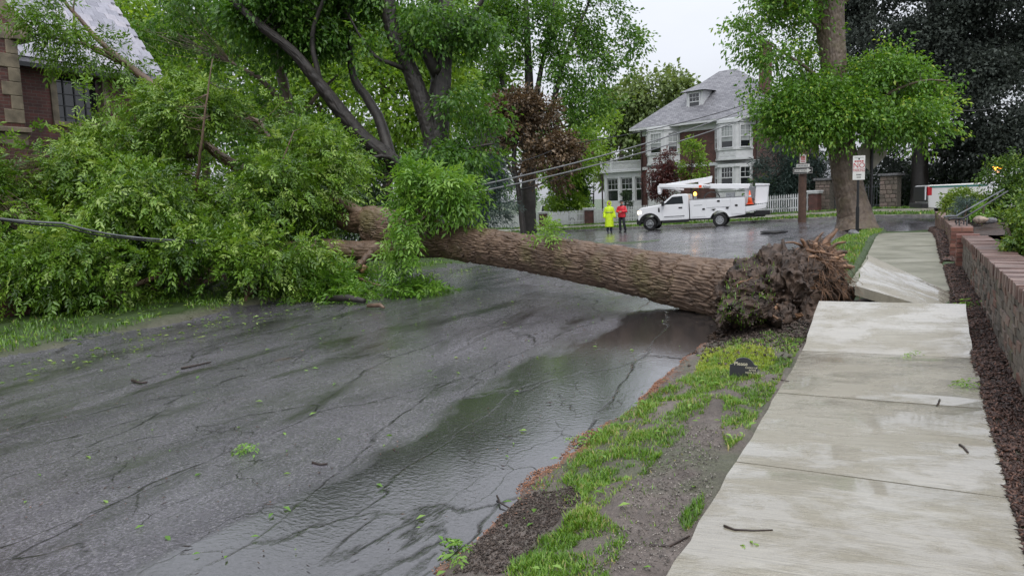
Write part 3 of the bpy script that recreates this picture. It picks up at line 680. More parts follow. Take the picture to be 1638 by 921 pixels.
small = [
    [P4(600, 352, 13.9, .1), P4(500, 300, 14.3, .09), P4(430, 220, 15, .07), P4(400, 190, 15.4, .05), P4(350, 190, 15.6, .03)],
    [P4(330, 400, 13.4, .09), P4(250, 330, 13.4, .06), P4(180, 270, 13.6, .04), P4(120, 250, 13.8, .02)],
    [P4(440, 400, 13.7, .08), P4(400, 450, 12.6, .05), P4(390, 500, 11.6, .025)],
    [P4(330, 400, 13.4, .08), P4(250, 440, 12.4, .05), P4(170, 480, 11.9, .02)],
    [P4(300, 250, 15.4, .1), P4(265, 160, 15.6, .09), P4(205, 105, 15.6, .08), P4(150, 55, 15.6, .05), P4(100, 0, 15.5, .035), P4(80, -40, 15.4, .03)],
    [P4(205, 105, 15.6, .05), P4(150, 75, 15.2, .035), P4(50, 55, 15, .02)],
    [P4(200, 105, 15.6, .04), P4(130, 65, 15.4, .03), P4(118, 25, 15.3, .02), P4(120, -10, 15.3, .015)],
    [P4(310, 330, 13.6, .03), P4(318, 260, 13.2, .025), P4(328, 180, 13, .018), P4(340, 95, 13, .01)],
    [P4(430, 350, 13.6, .03), P4(440, 290, 13.4, .02), P4(470, 210, 13.4, .01)],
    [P4(600, 400, 13.5, .08), P4(575, 422, 13.2, .06), P4(568, 430, 13.15, .045)],
    [P4(560, 440, 13.2, .03), P4(620, 460, 12.9, .02), P4(680, 462, 12.6, .01)],
    [P4(740, 350, 12.6, .02), P4(720, 320, 12.5, .015), P4(690, 275, 12.5, .008)],
    [P4(740, 350, 12.6, .02), P4(745, 315, 12.4, .015), P4(765, 300, 12.3, .008)],
    [P4(735, 350, 12.6, .02), P4(690, 340, 12.3, .015), P4(650, 380, 12.2, .008)],
]
_, smp = limb_mesh('branches', [L4(c) for c in small], BARK, ft, 8, 14)
smp = np.concatenate([smp]+[np.array([q[:3] for q in spline(L4(c), 20)[0]]) for c in limbs])
def rel(bl, o): return [tuple(np.array(b[:3])-o[:3])+tuple(b[3:]) for b in bl]
crown = rel([B(465, 320, 13.4, 72), B(380, 250, 14, 120, 100), B(250, 300, 13.2, 130, 100), B(120, 330, 12.2, 125, 90), B(40, 300, 12.8, 100, 45), B(325, 185, 15, 85, 60), B(345, 115, 15.2, 60, 36, w=.6), B(425, 165, 15, 50, 36, w=.6), B(270, 130, 15.4, 40, 30, w=.5), B(190, 260, 14.6, 90, 40),
             B(420, 430, 12.6, 90, 60), B(320, 430, 12.4, 90, 60), B(150, 410, 12, 100, 45, w=.6), B(30, 410, 11.6, 80, 45, w=.6), B(400, 495, 11.3, 50, 24), B(370, 470, 11.8, 60, 30), B(430, 515, 10.9, 18, 10, w=2), B(455, 440, 13, 55, 40), B(500, 270, 14.5, 60, 60), B(220, 475, 11.9, 70, 30, w=.25), B(-60, 350, 12, 90, 120)], fo)
o, Cc = foliage('crown', crown, 3000, 12, .195, .4, .24, LEAF['ash'], ft, pinnate=7, seed=1, droop=.35, shell=.5, cl=2.9, tint=(.48, .32))
E_ = Cc[:1500]; twigs('twigs', near_start(smp, E_), E_, np.full(len(E_), .009), BARK, ft)
br_ = rel([B(110, 40, 15.3, 45, 30), B(60, 25, 15, 35, 22), B(135, 70, 15.2, 30, 22), B(190, 95, 15.4, 30, 20), B(110, 100, 15.2, 20, 14), B(180, 175, 14.4, 45, 22, w=.5), B(85, 215, 14, 40, 14, w=.6)], fo)
o, C2 = foliage('upper_leaves', br_, 75, 9, .26, .34, .2, LEAF['ash'], ft, pinnate=7, seed=7, droop=.5, tint=(.4, .2))
sp = rel([B(652, 268, 12.5, 9, 7), B(672, 288, 12.5, 18, 9), B(702, 288, 12.4, 18, 9), B(730, 305, 12.3, 18, 9), B(750, 330, 12.3, 8, 6), B(692, 318, 12.3, 20, 9), B(662, 325, 12.3, 12, 9), B(652, 362, 12.2, 8, 12), B(638, 395, 12.2, 8, 10), B(628, 425, 12.2, 8, 8)], fo)
o, C3 = foliage('sprout_leaves', sp, 150, 8, .24, .34, .1, LEAF['sprout'], ft, pinnate=7, seed=3, droop=.55, tint=(.55, .26), cl=1.3)
E_ = C3[:260]; twigs('twigs', near_start(smp, E_), E_, np.full(len(E_), .006), BARK, ft)
gl = rel([B(600, 474, 12.7, 80, 10), B(540, 462, 12.9, 50, 16), B(640, 466, 12.6, 45, 10), B(500, 485, 12.2, 50, 12)], fo)
foliage('drooping_leaves', gl, 240, 8, .24, .33, .17, LEAF['sprout'], ft, pinnate=7, seed=4, droop=.3, tint=(.45, .22))
foliage('trunk_sprout', rel([B(873, 372, 11.2, 16, 9), B(862, 365, 11.2, 8, 6), B(967, 398, 10.8, 5, 5)], fo), 16, 6, .15, .36, .05, LEAF['sprout'], ft, pinnate=5, seed=5, tint=(.8, .15), stuff=True)
for px, py, D, dx, dy, r_ in ((585, 425, 13.2, -.1, -.12, .06), (733, 352, 12.6, .05, .12, .07), (700, 357, 12.6, -.06, .1, .05)):
    mb = MB(); p = Vector(dep(px, py, D))-Vector(fo[:3]); mb.tube([p, p+Vector((dx*.6, -.03, dy*.7)), p+Vector((dx, -.05, dy))], [r_, r_*.9, r_*.5], 9); mb.build('torn_stub', WOODR, ft, True)
# root plate
nu, nv = 360, 240
uu = np.linspace(0, 2*math.pi, nu, endpoint=False); vv = np.linspace(.02, math.pi-.02, nv); U_, V_ = np.meshgrid(uu, vv, indexing='ij')
ax = unit(np.array([.62, 2.5, .3])); ay = unit(np.array([1, -.25, .05])); az = np.cross(ay, ax); az = az if az[2] > 0 else -az
d = np.stack([np.cos(V_), np.sin(V_)*np.cos(U_), np.sin(V_)*np.sin(U_)], -1); d = np.sign(d)*np.abs(d)**.8
nzv = fbm(d[..., 0]*3.6, d[..., 1]*1.6, d[..., 2]*1.8, 4, 4)
rid = np.abs(fbm(d[..., 0]*7, d[..., 1]*2.6, d[..., 2]*3, 3, 8))
r_ = .97+.26*nzv-.2*rid
hgt = .5+.16*(d[..., 0]+1)/2-.08*(d[..., 0] < -.4)
Q = np.array([-1.36, 9.05, .49])+ax*(d[..., 0]*1.5*r_)[..., None]+ay*(d[..., 1]*.46*r_)[..., None]+az*(d[..., 2]*hgt*r_)[..., None]
PV = Q.reshape(-1, 3); PV = PV+.05*np.stack([fbm(PV[:, 0]*7, PV[:, 1]*7, PV[:, 2]*7, 4, 21), fbm(PV[:, 0]*7, PV[:, 1]*7, PV[:, 2]*7, 4, 31), fbm(PV[:, 0]*7, PV[:, 1]*7, PV[:, 2]*7, 4, 41)], -1); PV = PV+.022*np.stack([fbm(PV[:, 0]*24, PV[:, 1]*24, PV[:, 2]*24, 3, q_) for q_ in (51, 61, 71)], -1); i = np.arange(nu)[:, None]*nv; i2 = (np.arange(1, nu+1) % nu)[:, None]*nv; j = np.arange(nv-1)[None]
plate = big('root_plate', PV-fo[:3], np.stack([i+j, i2+j, i2+j+1, i+j+1], -1).reshape(-1, 4), DIRT, ft, smooth=False)
plate['label'] = 'torn up root plate of dark earth, roots and turf beside the pavement'
# fibrous roots
rng = np.random.default_rng(33); mb = MB()
sel = PV[(PV[:, 1] > 9.0) & (PV[:, 0] > -1.2) & (PV[:, 2] > .5) & (vn(PV[:, 0]*3, PV[:, 1]*3, PV[:, 2]*3, 2) > -.05)]
fib_v, n_f = [], 750
st = sel[rng.integers(0, len(sel), n_f)]; ln = .18+.4*rng.random(n_f)**1.5; dr = unit(np.stack([.55+.4*rng.normal(size=n_f), -.25+.55*rng.normal(size=n_f), .1+.5*rng.normal(size=n_f)], -1))
K = 6; pts = np.zeros((n_f, K, 3)); pts[:, 0] = st; cur = dr.copy()
for q in range(1, K):
    cur = unit(cur+rng.normal(size=(n_f, 3))*.3+np.array([.02, -.02, -.42])); pts[:, q] = pts[:, q-1]+cur*(ln/K)[:, None]
pts[:, :, 2] = np.maximum(pts[:, :, 2], .2)
Vv = []
for q in range(K):
    t_ = unit(pts[:, min(q+1, K-1)]-pts[:, max(q-1, 0)]); u = unit(np.cross(t_, np.array([.3, .2, .93]))); w = np.cross(t_, u); rr = (.0055*(1-.75*q/(K-1))*(.5+rng.random(n_f)))[:, None]
    for a in range(3): Vv.append(pts[:, q]+(u*math.cos(2.094*a)+w*math.sin(2.094*a))*rr)
Vv = np.stack(Vv, 1).reshape(-1, 3); b = np.arange(n_f)[:, None]*(K*3)
Fq = np.concatenate([b+np.array([[q*3+a, q*3+(a+1) % 3, (q+1)*3+(a+1) % 3, (q+1)*3+a]]) for q in range(K-1) for a in range(3)], 0)
fb = big('fine_roots', Vv-fo[:3], Fq, ROOTM, ft); fb['kind'] = 'stuff'
for q in range(60):
    s0 = PV[rng.integers(0, len(PV))] if q < 8 else sel[rng.integers(0, len(sel))]
    dr = unit(np.array([.5+.4*rng.normal(), .6*rng.normal(), .25+.5*rng.normal()])); p = [s0-dr*.1]; c_ = dr
    for z in range(5): c_ = unit(c_+rng.normal(size=3)*.35+np.array([0, 0, -.15])); p.append(p[-1]+c_*(.05+.05*rng.random()))
    r0 = .012+.06*rng.random()**2.2; mb = MB(); mb.tube([Vector(a-fo[:3]) for a in p], [r0, r0*.9, r0*.8, r0*.6, r0*.45, r0*.3], 6); mb.build('root', ROOTM if q % 3 else WOODR, ft, True)
for px, py, D, r_ in ((1255, 440, 8.85, .07), (1312, 402, 9.4, .06), (1268, 480, 8.2, .05), (1322, 395, 9.45, .05), (1275, 505, 7.95, .04), (1296, 462, 8.5, .04)):
    p = np.array(dep(px, py, D))-fo[:3]; mb = MB(); a = Vector(p)-Vector((.12, 0, .02)); mb.tube([a, Vector(p), Vector(p)+Vector((.06, -.08, .03+.02*r_))], [r_, r_*.8, r_*.3], 9); mb.v = [tuple(np.array(c)+np.random.default_rng(i_).normal(size=3)*r_*.16) for i_, c in enumerate(mb.v)]
    o = mb.build('broken_root', WOODR, ft, False)
# turf still growing on the lifted edge
tz = PV[((PV[:, 0]-(-1.55) < .06) & (PV[:, 2] > .42)) | ((PV[:, 1] < 8.5) & (PV[:, 2] > .40) & (PV[:, 0] < -1.3))]
tz = tz[vn(tz[:, 0]*4, tz[:, 1]*3.2, tz[:, 2]*3) > .0]
q = tz[rng.integers(0, len(tz), 1300)]+rng.normal(size=(1300, 3))*.015
o = blades('turf', q[:, 0]-fo[0], q[:, 1]-fo[1], .05, LEAF['grass'], .9, .007, Z=q[:, 2]-fo[2]); o.parent = ft; o['kind'] = 'stuff'
cr_ = PV[rng.integers(0, len(PV), 2200)]; cr_ = cr_+rng.normal(size=cr_.shape)*.025
o = chips('clods', cr_[:, 0]-fo[0], cr_[:, 1]-fo[1], .028, .03, CRUMB, None, None, z=0, flat=1, Z=cr_[:, 2]-fo[2]); o.parent = ft
n = 4200; X = -1.25+.42*rng.normal(size=n); Y = 8.5+.75*rng.normal(size=n); kp = ((X < -.9) | (Y > 8.4)) & (X < .35) & (X > -1.95)
chips('spilled_soil', X[kp], Y[kp], .04, .03, CRUMB, 'dark crumbs of soil spilled round the root plate', 'soil', z=.012, flat=1)

# ================================================================== STANDING TREES
tb = at(1366, 366)
tree('maple_tree', 'tall leaning maple with bright leaf skirt beside the no parking sign', (tb.x, tb.y, tb.z-.15),
     [[(tb.x+.1, tb.y, tb.z-.3, .86), P4(1369, 352, 29.4, .68), P4(1362, 318, 29.4, .56), P4(1351, 265, 29.4, .51), P4(1341, 200, 29.4, .46), P4(1334, 120, 29.4, .46), P4(1328, 40, 29.4, .5), P4(1322, -30, 29.4, .55), P4(1310, -140, 29.4, .45)]],
     [[P4(1330, 20, 29.4, .3), P4(1360, -20, 29.2, .25), P4(1400, -80, 29, .2)], [P4(1340, 190, 29.4, .1), P4(1400, 160, 28.6, .08), P4(1470, 130, 28, .04), P4(1520, 130, 28, .02)], [P4(1342, 220, 29.4, .09), P4(1400, 215, 28.4, .06), P4(1470, 190, 28, .03)],
      [P4(1336, 150, 29.4, .1), P4(1290, 110, 28.8, .07), P4(1230, 70, 28.4, .03)], [P4(1338, 190, 29.4, .09), P4(1280, 170, 28.6, .06), P4(1210, 140, 28.4, .03)], [P4(1342, 230, 29.4, .07), P4(1300, 225, 28.5, .04), P4(1250, 205, 28.4, .02)], [P4(1330, 60, 29.4, .1), P4(1280, 20, 28.8, .06), P4(1220, -20, 28.6, .03)]],
     [B(1450, 145, 28.2, 60, 40), B(1510, 128, 28, 30, 14, w=.8), B(1428, 178, 28, 58, 28), B(1480, 185, 28, 36, 20, w=.8), B(1415, 190, 28, 28, 10), B(1285, 168, 28.4, 40, 26), B(1242, 168, 28.4, 30, 14), B(1282, 120, 29.6, 28, 26, w=.7), B(1240, 90, 28.6, 36, 16, w=.8), B(1262, 45, 28.8, 40, 26), B(1208, 8, 28.6, 36, 12), B(1340, 196, 28.2, 46, 20), B(1290, 200, 28.2, 40, 18), B(1255, 196, 28.4, 28, 14), B(1300, 130, 28.4, 34, 26), B(1330, 140, 28.5, 22, 18, w=.6), B(1345, 170, 28.6, 44, 20), B(1400, 160, 28.4, 40, 26), B(1310, 190, 28.3, 34, 16), B(1432, 78, 28.4, 10, 20, w=.9), B(1545, 122, 28, 12, 5, w=2), B(1490, 95, 28.2, 16, 10), B(1180, 35, 28.5, 18, 7, w=1.5), B(1470, 215, 28, 24, 10), B(1535, 175, 28, 12, 6, w=1.5), B(1195, 150, 28.4, 16, 8, w=1.3), B(1252, 198, 28.8, 26, 12), B(1265, -20, 28.8, 60, 20), B(1205, 65, 28.4, 22, 9), B(1385, 130, 29.0, 30, 28), B(1415, 115, 28.4, 36, 22), B(1475, 150, 28, 44, 24), B(1520, 155, 28, 18, 8, w=.8), B(1300, 60, 30, 30, 24, w=.7)],
     1950, 22, .155, .5, .36, LEAF['right'], BARK2, seed=44, cl=1.65, bark=(.035, .45, .1), ns=260, nr=110, tint=(.52, .25), droop=.7, tr=.014)
# dark copper beech on the far right
cb = onC(1471, 46.5); zb = gz(*cb)
tree('beech_tree', 'very dark purplish beech filling the upper right behind the pickup', (cb[0], cb[1], zb),
     [[(cb[0], cb[1], zb-.2, .6), P4(1471, 300, 43, .45), P4(1474, 200, 43, .42), P4(1490, 60, 43, .38), P4(1500, -60, 43, .3)]], None,
     [B(1400, 60, 42, 75, 70), B(1480, 60, 41, 95, 90), B(1580, 60, 41, 95, 90), B(1640, 120, 40, 80, 90), B(1570, 180, 40, 90, 70), B(1480, 190, 42, 70, 50), B(1420, 150, 44, 70, 60), B(1620, 230, 40, 70, 50), B(1540, 250, 42, 60, 40), B(1440, 240, 44, 50, 40), B(1400, -20, 42, 70, 60), B(1520, -20, 41, 110, 60), B(1640, 0, 41, 90, 80), B(1370, 20, 43, 40, 60), B(1590, 130, 39, 60, 60)],
     4600, 24, .2, .62, .5, LEAF['beech'], DARKBARK, seed=50, twig=.1, tr=.02, droop=.5, tint=(.45, .24))
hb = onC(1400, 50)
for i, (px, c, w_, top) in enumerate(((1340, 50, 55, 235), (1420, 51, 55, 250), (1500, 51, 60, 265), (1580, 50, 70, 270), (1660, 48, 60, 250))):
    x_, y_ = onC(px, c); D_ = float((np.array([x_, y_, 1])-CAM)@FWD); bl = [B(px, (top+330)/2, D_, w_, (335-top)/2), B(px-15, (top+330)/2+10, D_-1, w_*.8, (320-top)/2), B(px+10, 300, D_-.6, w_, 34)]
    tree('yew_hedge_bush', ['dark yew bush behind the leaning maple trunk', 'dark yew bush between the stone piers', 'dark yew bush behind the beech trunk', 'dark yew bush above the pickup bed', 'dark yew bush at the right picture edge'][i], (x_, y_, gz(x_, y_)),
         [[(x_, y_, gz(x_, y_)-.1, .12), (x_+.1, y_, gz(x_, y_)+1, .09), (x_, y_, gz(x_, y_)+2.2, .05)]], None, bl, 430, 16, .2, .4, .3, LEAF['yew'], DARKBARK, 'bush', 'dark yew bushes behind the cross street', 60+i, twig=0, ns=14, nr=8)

# pine by the house
x_, y_ = onC(1262, 46); z_ = gz(x_, y_); D_ = float((np.array([x_, y_, 1])-CAM)@FWD)
tree('pine_tree', 'dark soft pine between brick house and the wooden pole', (x_, y_, z_), [[(x_, y_, z_-.1, .2), (x_, y_, z_+2.4, .15), (x_, y_, z_+4.6, .05)]], None,
     [B(1262, 232, D_, 28, 16), B(1240, 262, D_, 32, 12), B(1290, 258, D_, 34, 13), B(1262, 275, D_-.5, 36, 13), B(1300, 285, D_, 36, 14), B(1235, 295, D_, 30, 12), B(1265, 300, D_-.6, 40, 15), B(1255, 320, D_-.6, 38, 15), B(1310, 310, D_, 28, 20)],
     520, 26, .3, .12, .3, LEAF['spruce'], DARKBARK, seed=70, twig=.2, tr=.012, droop=.2, tint=(.28, .2), ns=20, nr=10)

# big forked dark tree left of centre
bz = gz(-13.2, 18.9)
tree('forked_tree', 'big dark forked tree standing behind the fallen trunk', (-13.2, 18.9, bz),
     [[(-13.3, 18.8, bz-.2, .62), P4(672, 330, 22.7, .48), P4(688, 270, 22.7, .42), P4(698, 225, 22.7, .38), P4(703, 150, 22.7, .31), P4(712, 60, 22.7, .24), P4(716, -40, 22.7, .22)],
      [P4(696, 235, 22.6, .29), P4(680, 180, 22.5, .26), P4(655, 110, 22.4, .23), P4(628, 50, 22.3, .21), P4(615, -30, 22.2, .2)],
      [P4(672, 330, 22.6, .4), P4(630, 262, 22.3, .26), P4(575, 215, 22, .22), P4(515, 140, 21.6, .18), P4(470, 85, 21.3, .14), P4(415, 40, 21, .12), P4(370, 0, 20.8, .08)]],
     [[P4(700, 120, 22.6, .22), P4(680, 85, 22.2, .17), P4(650, 60, 22, .12)], [P4(630, 265, 22.3, .2), P4(600, 180, 22.6, .16), P4(565, 120, 23, .12), P4(560, 60, 23, .08)], [P4(515, 140, 21.6, .09), P4(500, 60, 21.3, .07), P4(520, -10, 21, .05)], [P4(710, 80, 22.7, .12), P4(760, 20, 22.2, .08), P4(790, -30, 22, .05)],
      [P4(688, 270, 22.5, .1), P4(740, 240, 22, .06), P4(790, 230, 21.8, .03)], [P4(670, 300, 22.5, .1), P4(620, 250, 21.8, .06), P4(580, 260, 21.5, .03)], [P4(655, 110, 22.4, .1), P4(600, 90, 22, .06), P4(560, 30, 21.8, .03)]],
     [B(480, 45, 22.5, 62, 36), B(560, 30, 23.5, 62, 36), B(660, 15, 24, 60, 28), B(750, 20, 22.5, 50, 45), B(752, 110, 22.6, 34, 36, w=.7), B(600, 110, 24.5, 40, 24, w=.6), B(535, 95, 22.4, 36, 18, w=.7), B(700, 250, 21.8, 56, 16), B(640, 250, 21.6, 36, 16), B(752, 245, 21.6, 40, 20), B(775, 190, 21.8, 30, 20, w=.6), B(585, 262, 21.2, 34, 16), B(690, 60, 21.8, 34, 16, w=.6), B(640, 100, 21.6, 26, 14, w=.6), B(670, 20, 21.8, 40, 14, w=.6), B(730, 160, 21.8, 26, 18, w=.6), B(420, 18, 21.6, 50, 24), B(580, 60, 21, 26, 16, w=.7), B(640, -20, 22.5, 110, 20), B(480, -25, 22, 90, 18), B(770, 60, 22, 26, 24), B(445, 120, 21.6, 30, 18, w=.6)],
     1750, 22, .15, .5, .3, LEAF['maple'], DARKBARK, seed=80, bark=(.025, .35, .09), ns=130, nr=56, droop=.75, tint=(.5, .24), tr=.012)
# bare brownish stem with leaves further left
x_, y_ = float(dep(470, 330, 24).x), float(dep(470, 330, 24).y); z_ = gz(x_, y_)
tree('slender_tree', 'slender brown stemmed tree left of the forked tree', (x_, y_, z_), [[(x_, y_, z_-.1, .3), P4(470, 250, 24, .22), P4(462, 180, 24, .2), P4(448, 110, 24, .16), P4(430, 50, 24, .12), P4(440, -30, 24, .08)]],
     [[P4(462, 180, 24, .12), P4(420, 130, 23.6, .09), P4(370, 100, 23.4, .05)], [P4(466, 200, 24, .08), P4(510, 150, 24, .06), P4(540, 120, 24, .03)]],
     [B(370, 75, 24.5, 56, 30), B(300, 40, 25, 60, 30), B(420, 130, 23.4, 50, 28, w=.6), B(450, 200, 23.4, 55, 25), B(240, 30, 24.5, 60, 40), B(500, 220, 23.6, 38, 24), B(340, 10, 24, 80, 30), B(390, 190, 23.6, 60, 30, w=.6)],
     560, 22, .15, .5, .32, LEAF['maple'], BARK2, seed=90, bark=(.015, .25, .06), ns=60, nr=28, tint=(.52, .22), droop=.7)
# lime green trees in the gardens behind
garden = [((330, 43), 'lime green garden tree above the fallen crown', [B(330, 120, 45, 120, 70), B(270, 60, 46, 90, 60), B(400, 60, 46, 90, 60), B(330, 200, 45, 120, 50)]),
          ((520, 43), 'lime green garden tree behind the forked trunk left limb', [B(520, 170, 46, 90, 60), B(480, 240, 45, 80, 45), B(570, 230, 45, 80, 50), B(550, 110, 46, 70, 50), B(480, 110, 47, 60, 40, w=.6)]),
          ((620, 43), 'lime green garden tree right behind the dark fork', [B(620, 130, 40, 60, 50), B(650, 190, 40, 60, 40), B(600, 210, 40, 50, 40), B(640, 70, 41, 60, 40), B(590, 50, 41, 50, 40), B(690, 120, 41, 50, 50)]),
          ((190, 43), 'lime green garden tree beside the left slate roof', [B(240, 60, 40, 50, 50), B(290, 110, 40, 50, 40), B(210, 20, 40, 40, 24), B(260, 150, 40, 40, 30)]),
          ((760, 46), 'lime green garden tree right of the forked trunk', [B(760, 150, 50, 60, 60), B(800, 210, 50, 60, 40), B(740, 230, 50, 60, 40), B(780, 90, 51, 50, 50, w=.7), B(740, 40, 51, 60, 50, w=.6)]),
          ((930, 52), 'yellow green tree between copper maple and the brick house', [B(920, 235, 62, 36, 28), B(945, 205, 66, 26, 24), B(890, 250, 60, 36, 26), B(965, 188, 68, 18, 16), B(905, 268, 62, 34, 16)])]
for i, ((px, c), lab, bl) in enumerate(garden):
    D_ = float(np.mean([np.dot(np.array(b[:3])-CAM, FWD) for b in bl])); p = dep(px, 320, D_); z_ = gz(p.x, p.y)
    tree('garden_tree', lab, (p.x, p.y, z_), [[(p.x, p.y, z_-.2, .4), (p.x, p.y, z_+2.5, .3), (p.x+.2, p.y, z_+6, .2), (p.x, p.y, z_+8.5, .1)]], None, bl, [800, 750, 650, 300, 520, 420][i], 20, .32, .5, .62, LEAF['lime'], BARK2, 'tree', 'garden trees behind the road', 100+i, cl=1.5, twig=.2, tr=.02, ns=30, nr=14, tint=(.5, .22))
# filler trees low at the left, dark hedge
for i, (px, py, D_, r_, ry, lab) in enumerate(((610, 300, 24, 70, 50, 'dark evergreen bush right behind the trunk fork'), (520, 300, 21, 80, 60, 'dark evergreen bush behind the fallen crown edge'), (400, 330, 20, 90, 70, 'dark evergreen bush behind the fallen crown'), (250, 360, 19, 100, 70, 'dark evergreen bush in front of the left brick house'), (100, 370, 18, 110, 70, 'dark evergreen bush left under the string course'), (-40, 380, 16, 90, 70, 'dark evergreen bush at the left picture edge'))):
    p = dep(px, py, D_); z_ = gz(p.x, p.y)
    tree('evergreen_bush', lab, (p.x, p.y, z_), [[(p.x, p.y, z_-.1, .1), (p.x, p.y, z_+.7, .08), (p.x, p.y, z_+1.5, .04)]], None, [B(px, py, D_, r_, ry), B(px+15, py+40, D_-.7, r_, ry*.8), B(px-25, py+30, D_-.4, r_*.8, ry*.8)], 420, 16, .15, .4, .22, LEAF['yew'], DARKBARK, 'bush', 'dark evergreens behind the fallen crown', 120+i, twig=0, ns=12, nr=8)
# tall maple behind the truck's left
x_, y_ = float(dep(845, 350, 46).x), float(dep(845, 350, 46).y); z_ = gz(x_, y_)
tree('tall_maple', 'tall many stemmed maple against the pale sky, left of the house', (x_, y_, z_),
     [[(x_, y_, z_-.2, .5), P4(845, 300, 46, .42), P4(848, 220, 46, .36), P4(846, 130, 46, .26), P4(842, 20, 46, .16), P4(840, -40, 46, .1)], [P4(846, 260, 46, .25), P4(880, 180, 46, .18), P4(905, 90, 46, .12), P4(940, 10, 46, .07)], [P4(848, 240, 46, .22), P4(862, 130, 46, .15), P4(885, 20, 46, .1), P4(890, -40, 46, .06)], [P4(845, 250, 46, .2), P4(808, 150, 46, .14), P4(785, 40, 46, .09), P4(780, -30, 46, .06)]],
     [[P4(905, 90, 46, .07), P4(960, 90, 45.6, .05), P4(1010, 70, 45.4, .02)], [P4(880, 180, 46, .08), P4(940, 150, 45.6, .05), P4(985, 120, 45.4, .02)], [P4(858, 210, 46, .09), P4(915, 200, 45.6, .06), P4(960, 175, 45.4, .02)]],
     [B(800, 60, 46, 50, 60), B(850, 30, 45.6, 55, 45), B(910, 40, 45.5, 55, 45), B(960, 50, 45.5, 45, 25), B(1005, 65, 45.3, 28, 12), B(990, 105, 45.3, 22, 10), B(925, 110, 45.6, 50, 30), B(870, 110, 45.5, 45, 35), B(940, 160, 45.5, 48, 18), B(810, 140, 46, 40, 40, w=.7), B(890, 185, 45.5, 45, 22), B(830, 190, 45.6, 40, 30, w=.7), B(960, 10, 45.5, 45, 22), B(880, -20, 45.5, 110, 22), B(930, 215, 45.5, 40, 16, w=.7), B(790, 200, 46, 38, 30)],
     1150, 20, .22, .55, .42, LEAF['maple'], DARKBARK, seed=140, ns=70, nr=24, droop=.55, tint=(.6, .24), tr=.018)
p = dep(838, 365, 41); z_ = gz(p.x, p.y)
tree('copper_maple', 'brown leaved maple in front of the white picket fence', (p.x, p.y, z_), [[(p.x, p.y, z_-.1, .17), P4(830, 310, 41, .14), P4(822, 250, 41, .11), P4(836, 190, 41, .07), P4(845, 150, 41, .04)], [P4(828, 300, 41, .08), P4(806, 240, 41, .06), P4(795, 190, 41, .03)], [P4(826, 280, 41, .07), P4(860, 250, 41, .05), P4(920, 250, 41, .02)]], None,
     [B(830, 175, 41, 40, 32), B(850, 215, 40.7, 50, 28), B(890, 240, 40.7, 42, 18), B(925, 255, 40.6, 35, 12), B(815, 230, 41, 30, 26, w=.7), B(860, 265, 40.6, 42, 20), B(870, 180, 41, 25, 20, w=.6), B(880, 285, 40.8, 30, 12, w=.6)], 620, 18, .2, .6, .28, LEAF['copper'], DARKBARK, seed=150, ns=50, nr=14, tint=(.5, .25))
p = dep(775, 340, 34); z_ = gz(p.x, p.y)
tree('spruce_tree', 'blue grey spruce behind the leafy sprouts of the fallen trunk', (p.x, p.y, z_), [[(p.x, p.y, z_-.1, .15), (p.x, p.y, z_+2, .11), (p.x, p.y, z_+4.6, .03)]], None,
     [B(775, 215, 34, 14, 18), B(772, 245, 34, 26, 15), B(778, 270, 33.8, 36, 15), B(770, 295, 33.8, 44, 16), B(780, 320, 33.7, 48, 16), B(770, 345, 33.6, 50, 16)], 620, 26, .2, .13, .2, LEAF['spruce'], DARKBARK, seed=160, ns=20, nr=10, twig=.1, droop=.35, tint=(.45, .22))
for i, (px, py, D_, r_, ry, lab) in enumerate(((1050, 160, 85, 58, 42, 'hazy tree rising behind the brick house roof'), (995, 190, 88, 40, 40, 'hazy tree left of the brick house roof'), (1110, 190, 90, 40, 40, 'hazy tree hidden low behind the grey roof'))):
    p = dep(px, 300, D_); z_ = gz(p.x, p.y)
    tree('distant_tree', lab, (p.x, p.y, z_), [[(p.x, p.y, z_-.2, .5), (p.x, p.y, z_+4, .4), (p.x, p.y, z_+9, .2)]], None, [B(px, py, D_, r_, ry), B(px-35, py+30, D_, r_*.6, ry*.7), B(px+35, py+25, D_, r_*.6, ry*.7), B(px, py+60, D_, r_, ry*.9), B(px-20, py-15, D_-1, r_*.5, ry*.6), B(px+25, py-10, D_-1, r_*.5, ry*.6)], 480, 20, .5, .6, .7, LEAF['far'], BARK2, 'tree', 'distant trees behind the house', 170+i, twig=.1, tr=.03, ns=20, nr=10)

# ================================================================== BRICK RETAINING WALLS
def rand_mat(name, stops, rough=.7, moss=None, bump=.6, var=.5):
    k = N(name); oi = k.n('ObjectInfo'); v = k.n('NewGeometry').outputs['Position']
    f = k.noise(v, 9, 5, .65); g = k.noise(v, 60, 4, .7)
    b = k.ramp(oi.outputs['Random'], stops); b = k.mix(var, b, k.ramp(f, [(.3, .45), (.72, 1.5)]), 'MULTIPLY')
    if moss:
        mm = k.ramp(k.noise(v, 1.1, 6, .7), [(moss[0], 0.0), (moss[0]+.12, 1.0)]); b = k.mix(k.math('MULTIPLY', mm, moss[1]), b, moss[2])
    k.set(Base_Color=b, Roughness=rough, Normal=k.bump(g, bump, .006)); return k.m
WBRICK = rand_mat('weathered_brick', [(0, (.085, .075, .06)), (.4, (.15, .125, .10)), (.7, (.2, .155, .125)), (1, (.17, .085, .06))], .75, (.55, .75, (.13, .14, .025)))
CBRICK = rand_mat('cap_brick', [(0, (.1, .058, .047)), (.5, (.155, .095, .078)), (1, (.22, .15, .125))], .45, (.55, .5, (.2, .17, .15)))
RBRICK = rand_mat('red_brick_piece', [(0, (.09, .035, .026)), (.5, (.16, .062, .045)), (1, (.22, .1, .07))], .6)
MORT = plain('mortar', (.14, .125, .105), .85, .3, 8, .5)
